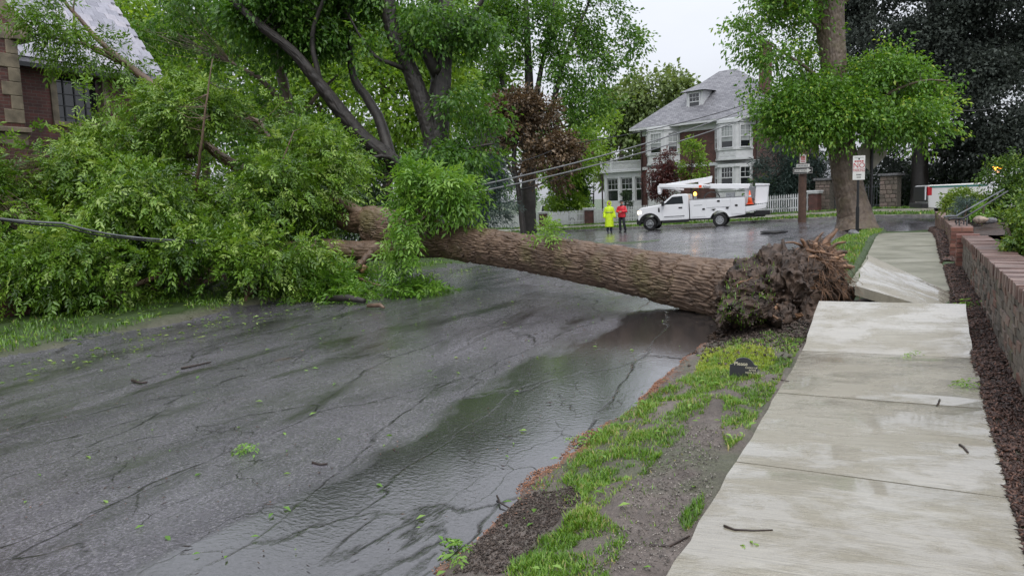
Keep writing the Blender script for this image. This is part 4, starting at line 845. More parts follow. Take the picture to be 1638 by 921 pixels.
def brick_variants(name, sx, sy, sz, mat, n=5, jit=.004):
    out_ = []
    for i in range(n):
        mb = MB(); mb.box(-sx/2, sx/2, -sy/2, sy/2, -sz/2, sz/2)
        mb.v = [tuple(c+random.uniform(-jit, jit) for c in p) for p in mb.v]; out_.append(mb.mesh(name, mat))
    return out_
def lay(name, meshes, loc, parent, rot=(0, 0, 0)):
    o = bpy.data.objects.new(name, random.choice(meshes)); o.location = loc; o.rotation_euler = rot; return put(o, parent)
BV = brick_variants('brick', .1, .2, .06, WBRICK); CV = brick_variants('cap_brick', .32, .062, .1, CBRICK); RV = brick_variants('brick', .2, .095, .062, RBRICK)
def retaining_wall(label, y0, y1, zt0, zt1, zb, xf, piece_to, cap_to):
    w = thing('retaining_wall', label, 'wall', (xf, y0, zb)); L = y1-y0; top = lambda y: zt0+(zt1-zt0)*(y-y0)/L
    mb = MB(); n = 12
    for i in range(n):
        a, b = y0+L*i/n, y0+L*(i+1)/n; mb.box(.018, .3, a-y0, b-y0, -.3, (top(a)+top(b))/2-.1-zb)
    mb.build('core', MORT, w)
    rows = int((zt0-.1-zb)/.07)+2; rest = MB()
    for r_ in range(rows):
        y = y0+(.105 if r_ % 2 else 0)
        while y < y1-.1:
            z = top(y)-.105-.035-r_*.07
            if z > gz(xf-.1, y)-.03:
                p = (.05+random.uniform(-.006, .005), y+.1-y0, z-zb)
                if random.random() < .012: p = (p[0]+.05, p[1], p[2])
                if y < piece_to: lay('brick', BV, p, w, (random.uniform(-.02, .02), 0, random.uniform(-.02, .02)))
                else: rest.box(p[0]-.05, p[0]+.05, p[1]-.1, p[1]+.1, p[2]-.03, p[2]+.03)
            y += .213
    if rest.v: o = rest.build('far_bricks', WBRICK, w); o['kind'] = 'stuff'
    y = y0+.036; rest = MB()
    while y < y1:
        if y < cap_to: lay('cap_brick', CV, (.145+random.uniform(-.008, .008), y-y0, top(y)-.05-zb+random.uniform(-.005, .005)), w, (random.uniform(-.05, .05), 0, random.uniform(-.03, .03)))
        else: rest.box(-.015, .305, y-y0-.031, y-y0+.031, top(y)-.1-zb, top(y)-zb)
        y += .072
    if rest.v: o = rest.build('far_cap_bricks', CBRICK, w); o['kind'] = 'stuff'
    return w
w1 = retaining_wall('weathered brick retaining wall along the mulch, nearest the camera', 5.0, 13.35, 1.06, 1.0, .3, .66, 11.2, 14)
w2 = retaining_wall('farther brick retaining wall beyond the handrail and steps', 15.55, 29.6, 1.03, .92, .25, .62, 15.6, 22)
def pier(label, x0, y0, w, d, z0, z1):
    p = thing('brick_pier', label, 'pier', (x0, y0, z0)); mb = MB(); mb.box(.012, w-.012, .012, d-.012, -.1, z1-z0-.01); mb.build('core', MORT, p); r_ = 0; z = z0
    while z < z1-.03:
        for q in range(2):
            if r_ % 2: lay('brick', RV, (w*(.25+.5*q), d/2, z-z0+.031), p, (0, 0, math.pi/2)).scale = (d/.2, w/2/.1, 1)
            else: lay('brick', RV, (w/2, d*(.25+.5*q), z-z0+.031), p).scale = (w/.2, d/2/.1, 1)
        z += .07; r_ += 1
    return p
pier('dark red brick pier ending the near retaining wall', .58, 13.4, .3, .3, .25, 1.0)
pier('dark red brick pier starting the farther wall by the steps', .56, 15.2, .34, .3, .2, 1.02)
for i, (y_, z_) in enumerate(((13.75, .42), (13.75, .6), (13.75, .78))):
    s_ = thing('brick_step', ['lowest brick step between the two retaining walls', 'middle brick step between the two retaining walls', 'top brick step between the two retaining walls'][i], 'step', (.8+.35*i, y_, z_-.16), group='garden steps')
    for q in range(6): lay('brick', RV, (.1, .12+q*.215, .12), s_, (0, 0, math.pi/2)); lay('brick', RV, (.22, .12+q*.215, .12), s_, (0, 0, math.pi/2))
    mb = MB(); mb.box(.05, .42, 0, 1.4, -.2, .085); mb.build('core', MORT, s_)
bedm = plain('bed_soil', (.05, .03, .022), .75, .4, 20, .9)
def bed(x0, x1, y0, y1, z0): return sheet('planting_bed', np.linspace(x0, x1, 24), np.linspace(y0, y1, 40), lambda x, y: z0+.05*fbm(x*2, y*2)+.1*ss(1, 5, x), bedm)
bed(.94, 9, 3, 13.6, .9); bed(.9, 9, 15.4, 29, .9)
n = 5000; X = rng.uniform(.97, 2.6, n); Y = rng.uniform(5, 13.4, n); chips('bed_mulch', X, Y, .05, .02, MULCH, 'bark mulch on the raised bed behind the near wall', 'mulch', Z=.93+.05*fbm(X*2, Y*2)+.1*ss(1, 5, X), z=.01)
# brick block and rocks on the bed
def rock(name, label, loc, r, seed, mat, group=None):
    mb = MB(); n, m_ = 12, 8
    mb.ell((0, 0, 0), (r, r*.8, r*.6), n, m_); mb.v = [tuple(np.array(p)*(1+.35*float(vn(p[0]/r*1.4+seed, p[1]/r*1.4, p[2]/r*1.4)))) for p in mb.v]
    o = mb.build(name, mat, None, False, loc=loc); return tag(o, label, 'rock', group)
STONE1 = plain('pale_stone', (.33, .26, .2), .6, .3, 12, .5); STONE2 = plain('grey_stone', (.14, .14, .145), .6, .3, 12, .5)
rock('rock', 'tan rock in the bed behind the iron handrail', tuple(dep(1567, 351, 14.8)), .13, 1, STONE1, 'garden rocks'); rock('rock', 'grey rock right of the tan one behind the handrail', tuple(dep(1583, 353, 14.8)), .13, 5, STONE2, 'garden rocks')
q = dep(1613, 408, 8.6); s_ = thing('brick_block', 'dark red brick block on the bed behind the near wall', 'block', (q.x, q.y, .9))
for a in range(3):
    for b in range(2): lay('brick', RV, (.1+b*.21, a*.1, .035), s_)
# iron handrails
IRON = plain('black_iron', (.012, .012, .014), .35, .2, 30)
IRONL = plain('grey_iron', (.1, .11, .12), .3, .2, 30)
hr = thing('handrail', 'double black iron handrail sloping up beside the garden steps', 'handrail', tuple(dep(1537, 360, 13.9)))
ho = np.array(hr.location)
for k_, (a, b, c_) in enumerate((((1511, 347), (1530, 346), (1606, 303)), ((1518, 351), (1541, 350), (1612, 306)))):
    D_ = 14.2-k_*.5; mb = MB(); mb.tube([Vector(np.array(dep(*a, D_-.05))-ho), Vector(np.array(dep(a[0]+5, a[1]-1, D_))-ho), Vector(np.array(dep(*b, D_))-ho), Vector(np.array(dep(b[0]+4, b[1]-3, D_))-ho), Vector(np.array(dep(*c_, D_+1.2))-ho)], [.022, .022, .02, .016, .016], 8); mb.build('rail', IRONL if k_ == 0 else IRON, hr, True)
    for s in range(2):
        px = 1530+s*12+k_*5; p = Vector(np.array(dep(px, 347, D_))-ho); mb = MB(); mb.tube([p, p+Vector((0, 0, -.42))], .012, 6); mb.build('post', IRON, hr, True)
    cpos = np.array(dep(1531+k_*6, 355, D_))-ho; mb = MB(); mb.tube([Vector(cpos+np.array([.05*math.cos(t)*(1-t/9), 0, .05*math.sin(t)*(1-t/9)])) for t in np.linspace(0, 6, 16)], .008, 5); mb.build('scroll', IRON, hr, True)
def shrub(label, blobs, n, per, leaf, wid, spread, lm, seed, name='shrub', **kw):
    b = blobs[0]; p = (b[0], b[1], .9)
    return tree(name, label, p, [[(b[0], b[1], .85, .03), (b[0], b[1], .95+b[5]*.5, .025), (b[0]+.02, b[1], max(b[2], 1.05)+.1, .012)]], None, blobs, n, per, leaf, wid, spread, lm, BARK2, 'shrub', seed=seed, ns=8, nr=6, twig=0, **kw)
shrub('bright green shrub overhanging the near wall at the right edge', [B(1632, 372, 8.3, 42, 34), B(1610, 358, 8.5, 24, 24), B(1655, 340, 8.6, 40, 30), B(1660, 390, 8.2, 30, 20)], 420, 16, .05, .5, .055, LEAF['box'], 201, tint=(.6, .25))
shrub('tall loose yellow green shrub below the amber beacon', [B(1612, 290, 17, 36, 34), B(1590, 310, 17, 30, 28), B(1640, 275, 17, 32, 34), B(1610, 330, 16.8, 45, 25), B(1650, 310, 16.8, 40, 30)], 560, 16, .07, .5, .1, LEAF['box'], 202, tint=(.35, .28))
shrub('rounded lime green shrub in front of the pickup bed', [B(1540, 322, 17.2, 26, 16), B(1520, 327, 17.2, 12, 12), B(1560, 328, 17.2, 14, 12)], 260, 16, .06, .5, .07, LEAF['box'], 203, tint=(.8, .2))
shrub('small blue green spruce shrub in front of the lime shrub', [B(1545, 335, 16, 16, 12), B(1560, 340, 16, 10, 10)], 110, 18, .08, .14, .07, LEAF['spruce'], 204, tint=(.75, .2))
shrub('bright low plant at the foot of the handrail slope', [B(1572, 338, 15.6, 10, 10)], 60, 16, .05, .5, .05, LEAF['sprout'], 205, tint=(.7, .2))

# ================================================================== BRICK HOUSE ON THE LEFT
LBR = brick_mat('old_red_brick', (.13, .045, .036), (.075, .034, .03), (.12, .09, .075), 1, 'yz')
LBRX = brick_mat('old_red_brick_end', (.13, .045, .036), (.075, .034, .03), (.12, .09, .075), 1, 'xz')
LIME = plain('limestone', (.2, .165, .115), .7, .25, 4, .4)
GLASS = N('dark_glass'); GLASS.set(Base_Color=(.012, .014, .016), Roughness=.06, Specular_IOR_Level=.9); GLASS = GLASS.m
LEAD = plain('dark_leadwork', (.02, .022, .025), .4)
SLATE = rand_mat('slate', [(0, (.22, .22, .26)), (.5, (.31, .31, .36)), (1, (.39, .37, .41))], .22, var=.35)
WHITE = plain('white_paint', (.6, .61, .62), .45, .06, 3)
lh = thing('brick_house', 'old red brick house with limestone quoins and slate roof, upper left', 'house', (-18, 10, .3))
ho = (-18, 10, .3)
def LB(name, m_, x0, x1, y0, y1, z0, z1, parent=lh, bevel=0):
    mb = MB(); mb.box(x0+18, x1+18, y0-10, y1-10, z0-.3, z1-.3); return mb.build(name, m_, parent, bevel=bevel)
# wing wall round the window opening
LB('wall', LBR, -18.5, -18, 9.7, 10.95, -.2, 5.35); LB('wall', LBR, -18.5, -18, 12.2, 13.35, -.2, 5.35); LB('wall', LBR, -18.5, -18, 10.95, 12.2, -.2, 3.98); LB('wall', LBR, -18.5, -18, 10.95, 12.2, 5.16, 5.35)
LB('end_wall', LBRX, -26, -18.5, 13.0, 13.345, -.2, 5.35)
LB('sill', LIME, -18.1, -17.93, 10.85, 12.3, 3.88, 3.985, bevel=.01); LB('lintel', LIME, -18.1, -17.96, 10.85, 12.3, 5.13, 5.25)
for a in (10.85, 12.15): LB('jamb', LIME, -18.1, -17.955, a, a+.15, 3.985, 5.13)
win = LB('window', LEAD, -18.28, -18.24, 11.0, 12.15, 3.985, 5.13)
LB('pane', GLASS, -18.24, -18.232, 11.05, 12.1, 4.0, 5.1, win).location = (0, 0, 0)
for i in range(5): LB('glazing_bar', LEAD, -18.232, -18.21, 11.03+i*.265, 11.06+i*.265, 4.0, 5.1, win)
for i in range(4): LB('glazing_bar', LEAD, -18.232, -18.213, 11.0, 12.15, 4.1+i*.28, 4.12+i*.28, win)
# projecting gable
mb = MB(); pr = [(2.0, -.2), (9.62, -.2), (9.62, 5.75), (6.0, 9.3), (2.0, 5.6)]
n = len(pr); mb.add([(1.0, y-10, z-.3) for y, z in pr]+[(.2, y-10, z-.3) for y, z in pr], [tuple(range(n)), tuple(range(2*n-1, n-1, -1))]+[(i, i+n, (i+1) % n+n, (i+1) % n) for i in range(n)]); mb.build('gable_wall', LBR, lh)
mb = MB(); mb.box(-6, .198, -.9, -.4, -.5, 5.2); mb.build('side_wall', LBRX, lh)
z = 3.75; i = 0
while z < 5.6:
    w_ = .24 if i % 2 else .4; LB('quoin', LIME, -17.35, -16.975, 9.64-w_, 9.645, z, z+.285, bevel=.012); z += .29; i += 1
LB('string_course', LIME, -17.4, -16.88, 2, 9.72, 3.55, 3.66, bevel=.015); LB('string_band', LIME, -17.4, -16.97, 2, 9.66, 3.3, 3.545)
mb = MB(); mb.bar((.9, 9.9-10, 5.62-.3), (.9, 6.0-10, 9.45-.3), .45, .16, up=(1, 0, 0)); mb.build('gable_coping', LIME, lh, bevel=.015)
LB('kneeler', LIME, -17.4, -16.88, 9.5, 9.95, 5.5, 5.66, bevel=.015)
# roof of the wing with slates
rf = MB(); rf.add([(.35, -.5, 5.0), (.35, 3.75, 5.0), (-4.6, 3.75, 10.9), (-4.6, -.5, 10.9), (.35, -.5, 4.86), (.35, 3.75, 4.86), (-4.6, 3.75, 10.76), (-4.6, -.5, 10.76)], [(0, 1, 2, 3), (7, 6, 5, 4), (0, 4, 5, 1), (1, 5, 6, 2), (2, 6, 7, 3), (3, 7, 4, 0)]); rf = rf.build('roof', SLATE, lh)
sd_ = Vector((-4.95, 0, 5.9)).normalized(); ang = math.atan2(5.9, 4.95)
SVm = []
for i in range(5):
    mb = MB(); mb.box(-.27, .0, -.155, .155, 0, .016); mb.v = [tuple(c+random.uniform(-.004, .004) for c in p) for p in mb.v]; SVm.append(mb.mesh('slate', SLATE))
for r_ in range(18):
    for c_ in range(13):
        p = Vector((.37, -.42+c_*.32+(.16 if r_ % 2 else 0), 5.0))+sd_*(r_*.215)+Vector((.012, 0, .012))
        if p.y < 3.8: lay('slate', SVm, p, rf, (0, ang+.05, 0))
LB('gutter', LEAD, -17.72, -17.6, 9.7, 13.7, 5.1, 5.2)
mb = MB(); mb.add([(-6, 3.74, 4.9), (.3, 3.74, 4.9), (-4.6, 3.74, 10.85), (-10, 3.74, 5), (-6, 3.35, 4.9), (.3, 3.35, 4.9), (-4.6, 3.35, 10.85)], [(0, 1, 2), (6, 5, 4), (0, 4, 5, 1), (1, 5, 6, 2)]); mb.build('end_gable', LBRX, lh)
# low wall on the left verge
lw = thing('low_brick_wall', 'low dark red brick wall shaded under the fallen crown', 'wall', (-12.4, 2, .1))
mb = MB(); mb.box(0, .3, 0, 16, 0, .62); mb.build('wall', LBR, lw)
for i in range(20): mb = MB(); mb.box(-.04, .34, i*.8+.004, i*.8+.796, .622, .7); mb.build('coping_stone', LIME, lw, bevel=.01)

# ================================================================== COLONIAL HOUSE
CBRW = brick_mat('house_brick', (.115, .042, .034), (.07, .03, .026), (.1, .07, .06), 1, 'xz', .3)
CBRW2 = brick_mat('house_brick_side', (.115, .042, .034), (.07, .03, .026), (.1, .07, .06), 1, 'yz', .3)
k = N('shingles'); v = k.co(); t = k.n('TexBrick', Scale=1.0); t.inputs['Brick Width'].default_value = .4; t.inputs['Row Height'].default_value = .2; t.inputs['Mortar Size'].default_value = .012
sx = k.n('SeparateXYZ'); cx = k.n('CombineXYZ'); k.l(v, sx.inputs[0]); k.l(k.math('ADD', sx.outputs[0], sx.outputs[1]), cx.inputs[0]); k.l(k.math('MULTIPLY', sx.outputs[2], 1.4), cx.inputs[1]); k.l(cx.outputs[0], t.inputs['Vector'])
t.inputs['Color1'].default_value = (.21, .21, .225, 1); t.inputs['Color2'].default_value = (.12, .12, .135, 1); t.inputs['Mortar'].default_value = (.06, .06, .065, 1)
k.set(Base_Color=t.outputs['Color'], Roughness=.5, Normal=k.bump(k.math('SUBTRACT', 1.0, t.outputs['Fac']), .5, .02)); SHING = k.m
CURT = plain('pale_blind', (.34, .36, .36), .6, .2, 2)
HG = gz(-10.8, 60.4)
ch = thing('colonial_house', 'red brick house with grey hip roof, dormer and white bays', 'house', (-10.8, 60.4, HG), math.radians(-20.1))
WALLH = 7.45-HG
def HB(name, m_, x0, x1, y0, y1, z0, z1, parent=ch, bevel=0): mb = MB(); mb.box(x0, x1, y0, y1, z0-HG, z1-HG); return mb.build(name, m_, parent, bevel=bevel)
mb = MB(); mb.box(-11.15, 0, 0, .3, -1, WALLH); mb.build('front_wall', CBRW, ch)
mb = MB(); mb.box(-.3, -.003, .302, 10, -1, WALLH); mb.build('side_wall', CBRW2, ch)
mb = MB(); mb.box(-11.147, -10.85, .302, 10, -1, WALLH); mb.build('side_wall', CBRW2, ch); mb = MB(); mb.box(-10.84, -.31, 9.7, 10, -1, WALLH); mb.build('rear_wall', CBRW, ch)
HB('belt_course', WHITE, -11.2, .05, -.06, .28, 4.05, 4.3); HB('frieze', WHITE, -11.22, .07, -.09, .27, 6.95, 7.5)
mb = MB(); ov = .75; zt = 7.64-HG
mb.add([(-11.15-ov, -ov, zt), (ov, -ov, zt), (ov, 10+ov, zt), (-11.15-ov, 10+ov, zt), (-6.3, 4.6, 12.2-HG), (-4.9, 4.6, 12.2-HG), (-4.9, 5.4, 12.2-HG), (-6.3, 5.4, 12.2-HG)],
       [(0, 1, 5, 4), (1, 2, 6, 5), (2, 3, 7, 6), (3, 0, 4, 7), (4, 5, 6, 7), (3, 2, 1, 0)]); roof = mb.build('roof', SHING, ch)
HB('eave', WHITE, -11.15-ov+.02, ov-.02, -ov+.02, 10+ov-.02, 7.46, 7.635)
# dormer
dm = MB(); dm.box(-7.1, -5.5, 1.0, 4, 8.35-HG, 10.3-HG); dm = dm.build('dormer', WHITE, ch)
for q in range(12):
    z = 8.5+q*.15; mb = MB(); mb.box(-5.5, -5.48, 1.02, 3.9, z-HG, z+.13-HG); mb.build('clapboard', WHITE, dm)
mb = MB(); mb.add([(-7.5, .65, 10.3-HG), (-5.1, .65, 10.3-HG), (-5.1, 4.6, 10.3-HG), (-7.5, 4.6, 10.3-HG), (-6.3, 2.2, 11.1-HG), (-6.3, 4.8, 11.1-HG)], [(0, 1, 4), (1, 2, 5, 4), (2, 3, 5), (3, 0, 4, 5), (3, 2, 1, 0)]); mb.build('dormer_roof', SHING, dm)
def sash(parent, x, y, z, w, h, rz=0, rows=2, cols=3, blind=False):
    """double hung window, local x to the right, facing -y"""
    o = MB(); t = .09
    o.box(-w/2-t, -w/2, -.05, .05, -t, h+t); o.box(w/2, w/2+t, -.05, .05, -t, h+t); o.box(-w/2, w/2, -.05, .05, h, h+t); o.box(-w/2, w/2, -.07, .05, -t, 0); o.box(-w/2, w/2, -.04, .03, h*.48, h*.53)
    o = o.build('window', WHITE, parent, loc=(x, y, z-HG), rot=(0, 0, rz))
    mb = MB(); mb.box(-w/2, w/2, .0, .012, 0, h); mb.build('pane', GLASS, o)
    if blind: mb = MB(); mb.box(-w/2+.03, w/2-.03, -.006, -.002, h*.28, h-.02); mb.build('blind', CURT, o)
    for c_ in range(1, cols): mb = MB(); mb.box(-w/2+w*c_/cols-.014, -w/2+w*c_/cols+.014, -.024, -.002, h*.53, h); mb.build('sash_bar', WHITE, o)
    for r_ in range(1, rows): mb = MB(); mb.box(-w/2, w/2, -.022, -.003, h*.53+h*.47*r_/rows-.014, h*.53+h*.47*r_/rows+.014); mb.build('sash_bar', WHITE, o)
    return o
sash(dm, -6.3, .97, 8.75, .95, 1.35)
def bay(x0, x1, z0, z1, wz0, wz1, blind):
    dpt = .95; a = .95; mb = MB(); pl = [(x0, 0), (x0+a, -dpt), (x1-a, -dpt), (x1, 0)]
    def ring(z0_, z1_, g): 
        q = [(x0-g, .1), (x0+a-g*.4, -dpt-g), (x1-a+g*.4, -dpt-g), (x1+g, .1)]
        mb.add([(x, y, z0_-HG) for x, y in q]+[(x, y, z1_-HG) for x, y in q], [(3, 2, 1, 0), (4, 5, 6, 7), (0, 1, 5, 4), (1, 2, 6, 5), (2, 3, 7, 6), (3, 0, 4, 7)])
    ring(z0, z1, 0); ring(z1-.22, z1+.02, .1); ring(wz0-.22, wz0-.1, .07); ring(z0+.02, z0+.2, .06); ring(wz1+.12, wz1+.2, .03)
    bo = mb.build('bay', WHITE, ch); wm = (x1-x0-2*a)*.62; xm = (x0+x1)/2
    sash(ch, xm, -dpt-.03, wz0, wm, wz1-wz0, 0, 2, 4, blind)
    ang_ = math.atan2(-dpt, a); L = math.hypot(a, dpt); nrm = (dpt/L*.03, a/L*.03)
    sash(ch, x0+a/2-nrm[0], -dpt/2-nrm[1], wz0, .68, wz1-wz0, ang_, 2, 2, blind); sash(ch, x1-a/2+nrm[0], -dpt/2-nrm[1], wz0, .68, wz1-wz0, -ang_, 2, 2, blind)
    mb = MB()
    for q in range(3):
        w3 = (x1-x0-2*a)/3; mb = MB(); mb.box(x0+a+w3*q+.08, x0+a+w3*(q+1)-.08, -dpt-.025, -dpt-.002, z0+.3-HG, wz0-.35-HG); mb.build('panel', WHITE, bo)
bay(-3.7, -.25, 4.35, 7.44, 5.35, 6.95, True); bay(-3.7, -.25, HG-.3, 4.04, 2.2, 3.78, False)
bay(-10.6, -7.0, 4.35, 7.44, 5.4, 6.95, True); bay(-10.6, -7.0, HG-.3, 4.04, 2.2, 3.78, False)
HB('downpipe', plain('dark_pipe', (.04, .02, .018), .4), -11.1, -11.0, -.14, -.04, .3, 7.4); HB('downpipe', MATS['dark_pipe'], -.02, .08, -.14, -.04, .3, 7.4)
mb = MB(); mb.box(-2.3, -1.7, 4.2, 5.2, 6, 13.6-HG); mb.build('chimney', CBRW2, ch); mb = MB(); mb.box(-2.38, -1.62, 4.1, 5.3, 13.6-HG, 13.85-HG); mb.build('chimney_cap', LIME, ch)
mb = MB(); mb.tube([(-4.6, 5, 12-HG), (-4.6, 5, 13-HG)], .05, 8); mb.build('vent_pipe', WHITE, roof)
# sunroom with balustrade
pc = MB(); pc.box(-16.6, -11.16, 1.2, 6.5, 3.55-HG, 4.05-HG); pc = pc.build('sunroom', WHITE, ch)
mb = MB(); mb.box(-16.9, -11.16, .9, 6.8, 4.052-HG, 4.2-HG); mb.build('cornice', WHITE, pc)
mb = MB(); mb.box(-16.55, -11.17, 1.25, 1.45, -1, 1.35-HG); mb.build('base_panel', WHITE, pc); mb = MB(); mb.box(-16.55, -16.35, 1.452, 6.4, -1, 3.54-HG); mb.build('base_panel', WHITE, pc)
for x_ in (-16.4, -14.75, -13.05, -11.35): mb = MB(); mb.box(x_-.16, x_+.16, 1.2, 1.5, 1.352-HG, 3.548-HG); mb.build('column', WHITE, pc)
for x_ in (-15.57, -13.9, -12.2): sash(ch, x_, 1.36, 1.45, 1.22, 2.0, 0, 2, 3)
mb = MB(); mb.box(-16.7, -11.2, 1.0, 1.12, 4.95-HG, 5.05-HG); mb.build('balustrade_rail', WHITE, pc); mb = MB(); mb.box(-16.7, -11.2, 1.0, 1.12, 4.22-HG, 4.3-HG); mb.build('balustrade_rail', WHITE, pc)
bm_ = MB(); bm_.box(-.03, .03, -.03, .03, 0, .64); bme = bm_.mesh('baluster', WHITE)
for q in range(40): o = bpy.data.objects.new('baluster', bme); put(o, pc); o.location = (-16.5+q*.133, 1.06, 4.3-HG)
for x_ in (-16.75, -15.5, -11.35):
    mb = MB(); mb.box(x_-.11, x_+.11, .95, 1.17, 4.2-HG, 5.12-HG); mb.ell((x_, 1.06, 5.24-HG), (.12, .12, .13), 10, 6); mb.build('newel', WHITE, pc)
HB('downpipe', MATS['dark_pipe'], -16.8, -16.7, 1.08, 1.18, .3, 4.05)

# ================================================================== PICKET FENCES
pk = MB(); pk.add([(-.035, -.012, 0), (.035, -.012, 0), (.035, -.012, .98), (0, -.012, 1.06), (-.035, -.012, .98), (-.035, .012, 0), (.035, .012, 0), (.035, .012, .98), (0, .012, 1.06), (-.035, .012, .98)], [(0, 1, 2, 3, 4), (9, 8, 7, 6, 5)]+[(i, (i+1) % 5, (i+1) % 5+5, i+5) for i in range(5)])
PKM = pk.mesh('picket', WHITE)
def fence_section(label, p0, p1):
    x0, y0 = onC(p0, 43.7); x1, y1 = onC(p1, 43.7); z0, z1 = gz(x0, y0)+.08, gz(x1, y1)+.08; d = math.hypot(x1-x0, y1-y0)
    f = thing('picket_fence', label, 'fence', (x0, y0, z0), math.atan2(y1-y0, x1-x0), 'white picket fences'); sl_ = (z1-z0)/d; n = int(d/.145)
    for i in range(n+1): o = bpy.data.objects.new('picket', PKM); put(o, f); o.location = (.05+i*.145, 0, sl_*i*.145)
    for h in (.22, .78): mb = MB(); mb.bar((0, .04, h), (d, .04, h+sl_*d), .04, .09); mb.build('rail', WHITE, f)
    return f
def gate_pier(label, px):
    x, y = onC(px, 43.75); z = gz(x, y); t = thing('fence_pier', label, 'pier', (x, y, z-.1), math.radians(-18), 'brick fence piers')
    mb = MB(); mb.box(-.27, .27, -.27, .27, 0, 1.15); mb.build('shaft', CBRW, t); mb = MB(); mb.box(-.33, .33, -.33, .33, 1.152, 1.24); mb.box(-.36, .36, -.36, .36, 1.24, 1.34); mb.build('cap', WHITE, t, bevel=.02)
fence_section('leftmost white picket fence section, left of the brown leaved maple', 770, 863); fence_section('white picket fence section between the two left brick piers', 876, 937); fence_section('white picket fence section behind the two standing people', 950, 1075); fence_section('white picket fence section at the rear of the utility truck', 1200, 1296)
gate_pier('brick pier with white cap in front of the parked van', 870); gate_pier('brick pier with white cap left of the two people', 943); gate_pier('brick pier with white cap behind the wooden sign pole', 1303)
# stone piers with dark fence, right of the pole
def stone_pier(label, px):
    x, y = onC(px, 45); z = gz(x, y); t = thing('stone_pier', label, 'pier', (x, y, z-.1), math.radians(-18), 'stone gate piers'); rnd = random.Random(px)
    mb = MB(); mb.box(-.4, .4, -.4, .4, 0, 1.9); mb.build('core', MORT, t); z_ = 0
    while z_ < 1.85:
        h = rnd.uniform(.16, .3); x_ = -.46
        while x_ < .4:
            w_ = min(rnd.uniform(.2, .45), .46-x_); mb = MB(); mb.box(x_+.012, x_+w_-.012, -.45, -.36, z_+.012, z_+h-.012); mb.build('stone', STONEP, t, bevel=.02, seg=1); x_ += w_
        mb = MB(); mb.box(-.45, -.41, -.36, .4, z_+.012, z_+h-.012); mb.build('stone', STONEP, t, bevel=.02, seg=1)
        z_ += h
    mb = MB(); mb.box(-.55, .55, -.55, .55, z_, z_+.14); mb.build('cap', STONE2, t, bevel=.02)
STONEP = rand_mat('pier_stone', [(0, (.10, .085, .07)), (.5, (.16, .13, .105)), (1, (.2, .15, .13))], .7)
stone_pier('rubble stone pier left of the leaning maple trunk', 1320); stone_pier('rubble stone pier right of the diamond sign post', 1424)
x0, y0 = onC(1335, 45.2); x1, y1 = onC(1412, 45.2); z0 = gz(x0, y0)
jf = thing('iron_fence', 'dark iron fence between the two stone piers', 'fence', (x0, y0, z0), math.atan2(y1-y0, x1-x0)); d = math.hypot(x1-x0, y1-y0)
bm_ = MB(); bm_.box(-.014, .014, -.014, .014, .1, 1.3); bme = bm_.mesh('bar', IRONL)
for i in range(int(d/.16)): o = bpy.data.objects.new('bar', bme); put(o, jf); o.location = (i*.16, 0, .2*i*.16/d)
for h in (.15, 1.2): mb = MB(); mb.bar((0, .03, h), (d, .03, h+.1), .03, .05); mb.build('rail', IRONL, jf)

# ================================================================== VEHICLES
k = N('white_car_paint'); k.set(Base_Color=(.78, .79, .81), Roughness=.3, Coat_Weight=.6, Coat_Roughness=.08); CARW = k.m
k = N('silver_car_paint'); k.set(Base_Color=(.62, .62, .60), Roughness=.32, Metallic=.15, Coat_Weight=.5); CARS = k.m
RUB = plain('tyre_rubber', (.014, .014, .015), .7, .2, 20); BLK = plain('black_plastic', (.012, .012, .013), .45, .2, 20); STEEL = plain('steel_rim', (.5, .51, .53), .3, .1, 8, 0, .7)
GREYP = plain('grey_equipment', (.2, .21, .22), .5, .2, 10); REDL = plain('red_lens', (.45, .012, .02), .2, .1); CLEAR = glow('lit_headlamp', (1, .82, .6), 2.5); AMB = glow('lit_amber_beacon', (1, .38, .04), 9.0); ORG = plain('orange_plastic', (.85, .12, .03), .4, .08); HIV = plain('hivis_yellow_fabric', (.62, .86, .02), .55, .12, 14, .4); REDF = plain('red_jacket_fabric', (.62, .018, .035), .5, .18, 14, .4)
GRN = plain('green_stripe', (.02, .14, .12), .4, .1); GRS = plain('window_tint', (.035, .04, .045), .08, .1)
NAVY = plain('dark_trousers', (.012, .014, .022), .7, .2, 12); SKIN = plain('skin', (.42, .24, .17), .5, .08); JEAN = plain('blue_jeans', (.03, .045, .075), .75, .25, 20)
def text_mesh(name, s, size, mat, parent, loc, rot=(math.pi/2, 0, 0), align='LEFT', sx=1, ext=.0015):
    c = bpy.data.curves.new(name, 'FONT'); c.body = s; c.size = size; c.align_x = align; c.extrude = ext
    o = bpy.data.objects.new(name, c); col.objects.link(o); dg = bpy.context.evaluated_depsgraph_get(); me = bpy.data.meshes.new_from_object(o.evaluated_get(dg)); bpy.data.objects.remove(o)
    me.materials.clear(); me.materials.append(mat); r_ = put(bpy.data.objects.new(name, me), parent); r_.location = loc; r_.rotation_euler = rot; r_.scale = (sx, 1, 1); return r_
def wheel(parent, x, y, r, w, side=-1):
    mb = MB(); mb.disc((0, 0), r*.56, r, -w/2, w/2, 28); o = mb.build('wheel', RUB, parent, True, bevel=.03, loc=(x, y, r))
    mb = MB(); mb.disc((0, 0), .02, r*.57, -w*.2, w*.2, 28); mb.disc((0, 0), r*.5, r*.58, -w*.48, w*.48, 28); mb.disc((0, 0), .0, r*.2, side*w*.42-.02, side*w*.42+.02, 14); mb.build('rim', STEEL, o, False, bevel=.01)
    mb = MB()
    for q in range(8): a = q*math.pi/4; mb = MB(); mb.disc((r*.4*math.cos(a), r*.4*math.sin(a)), 0, r*.06, side*w*.2-.006, side*w*.2+.006, 8); mb.build('hand_hole', BLK, o)
    return o
tf = at(1040, 369)
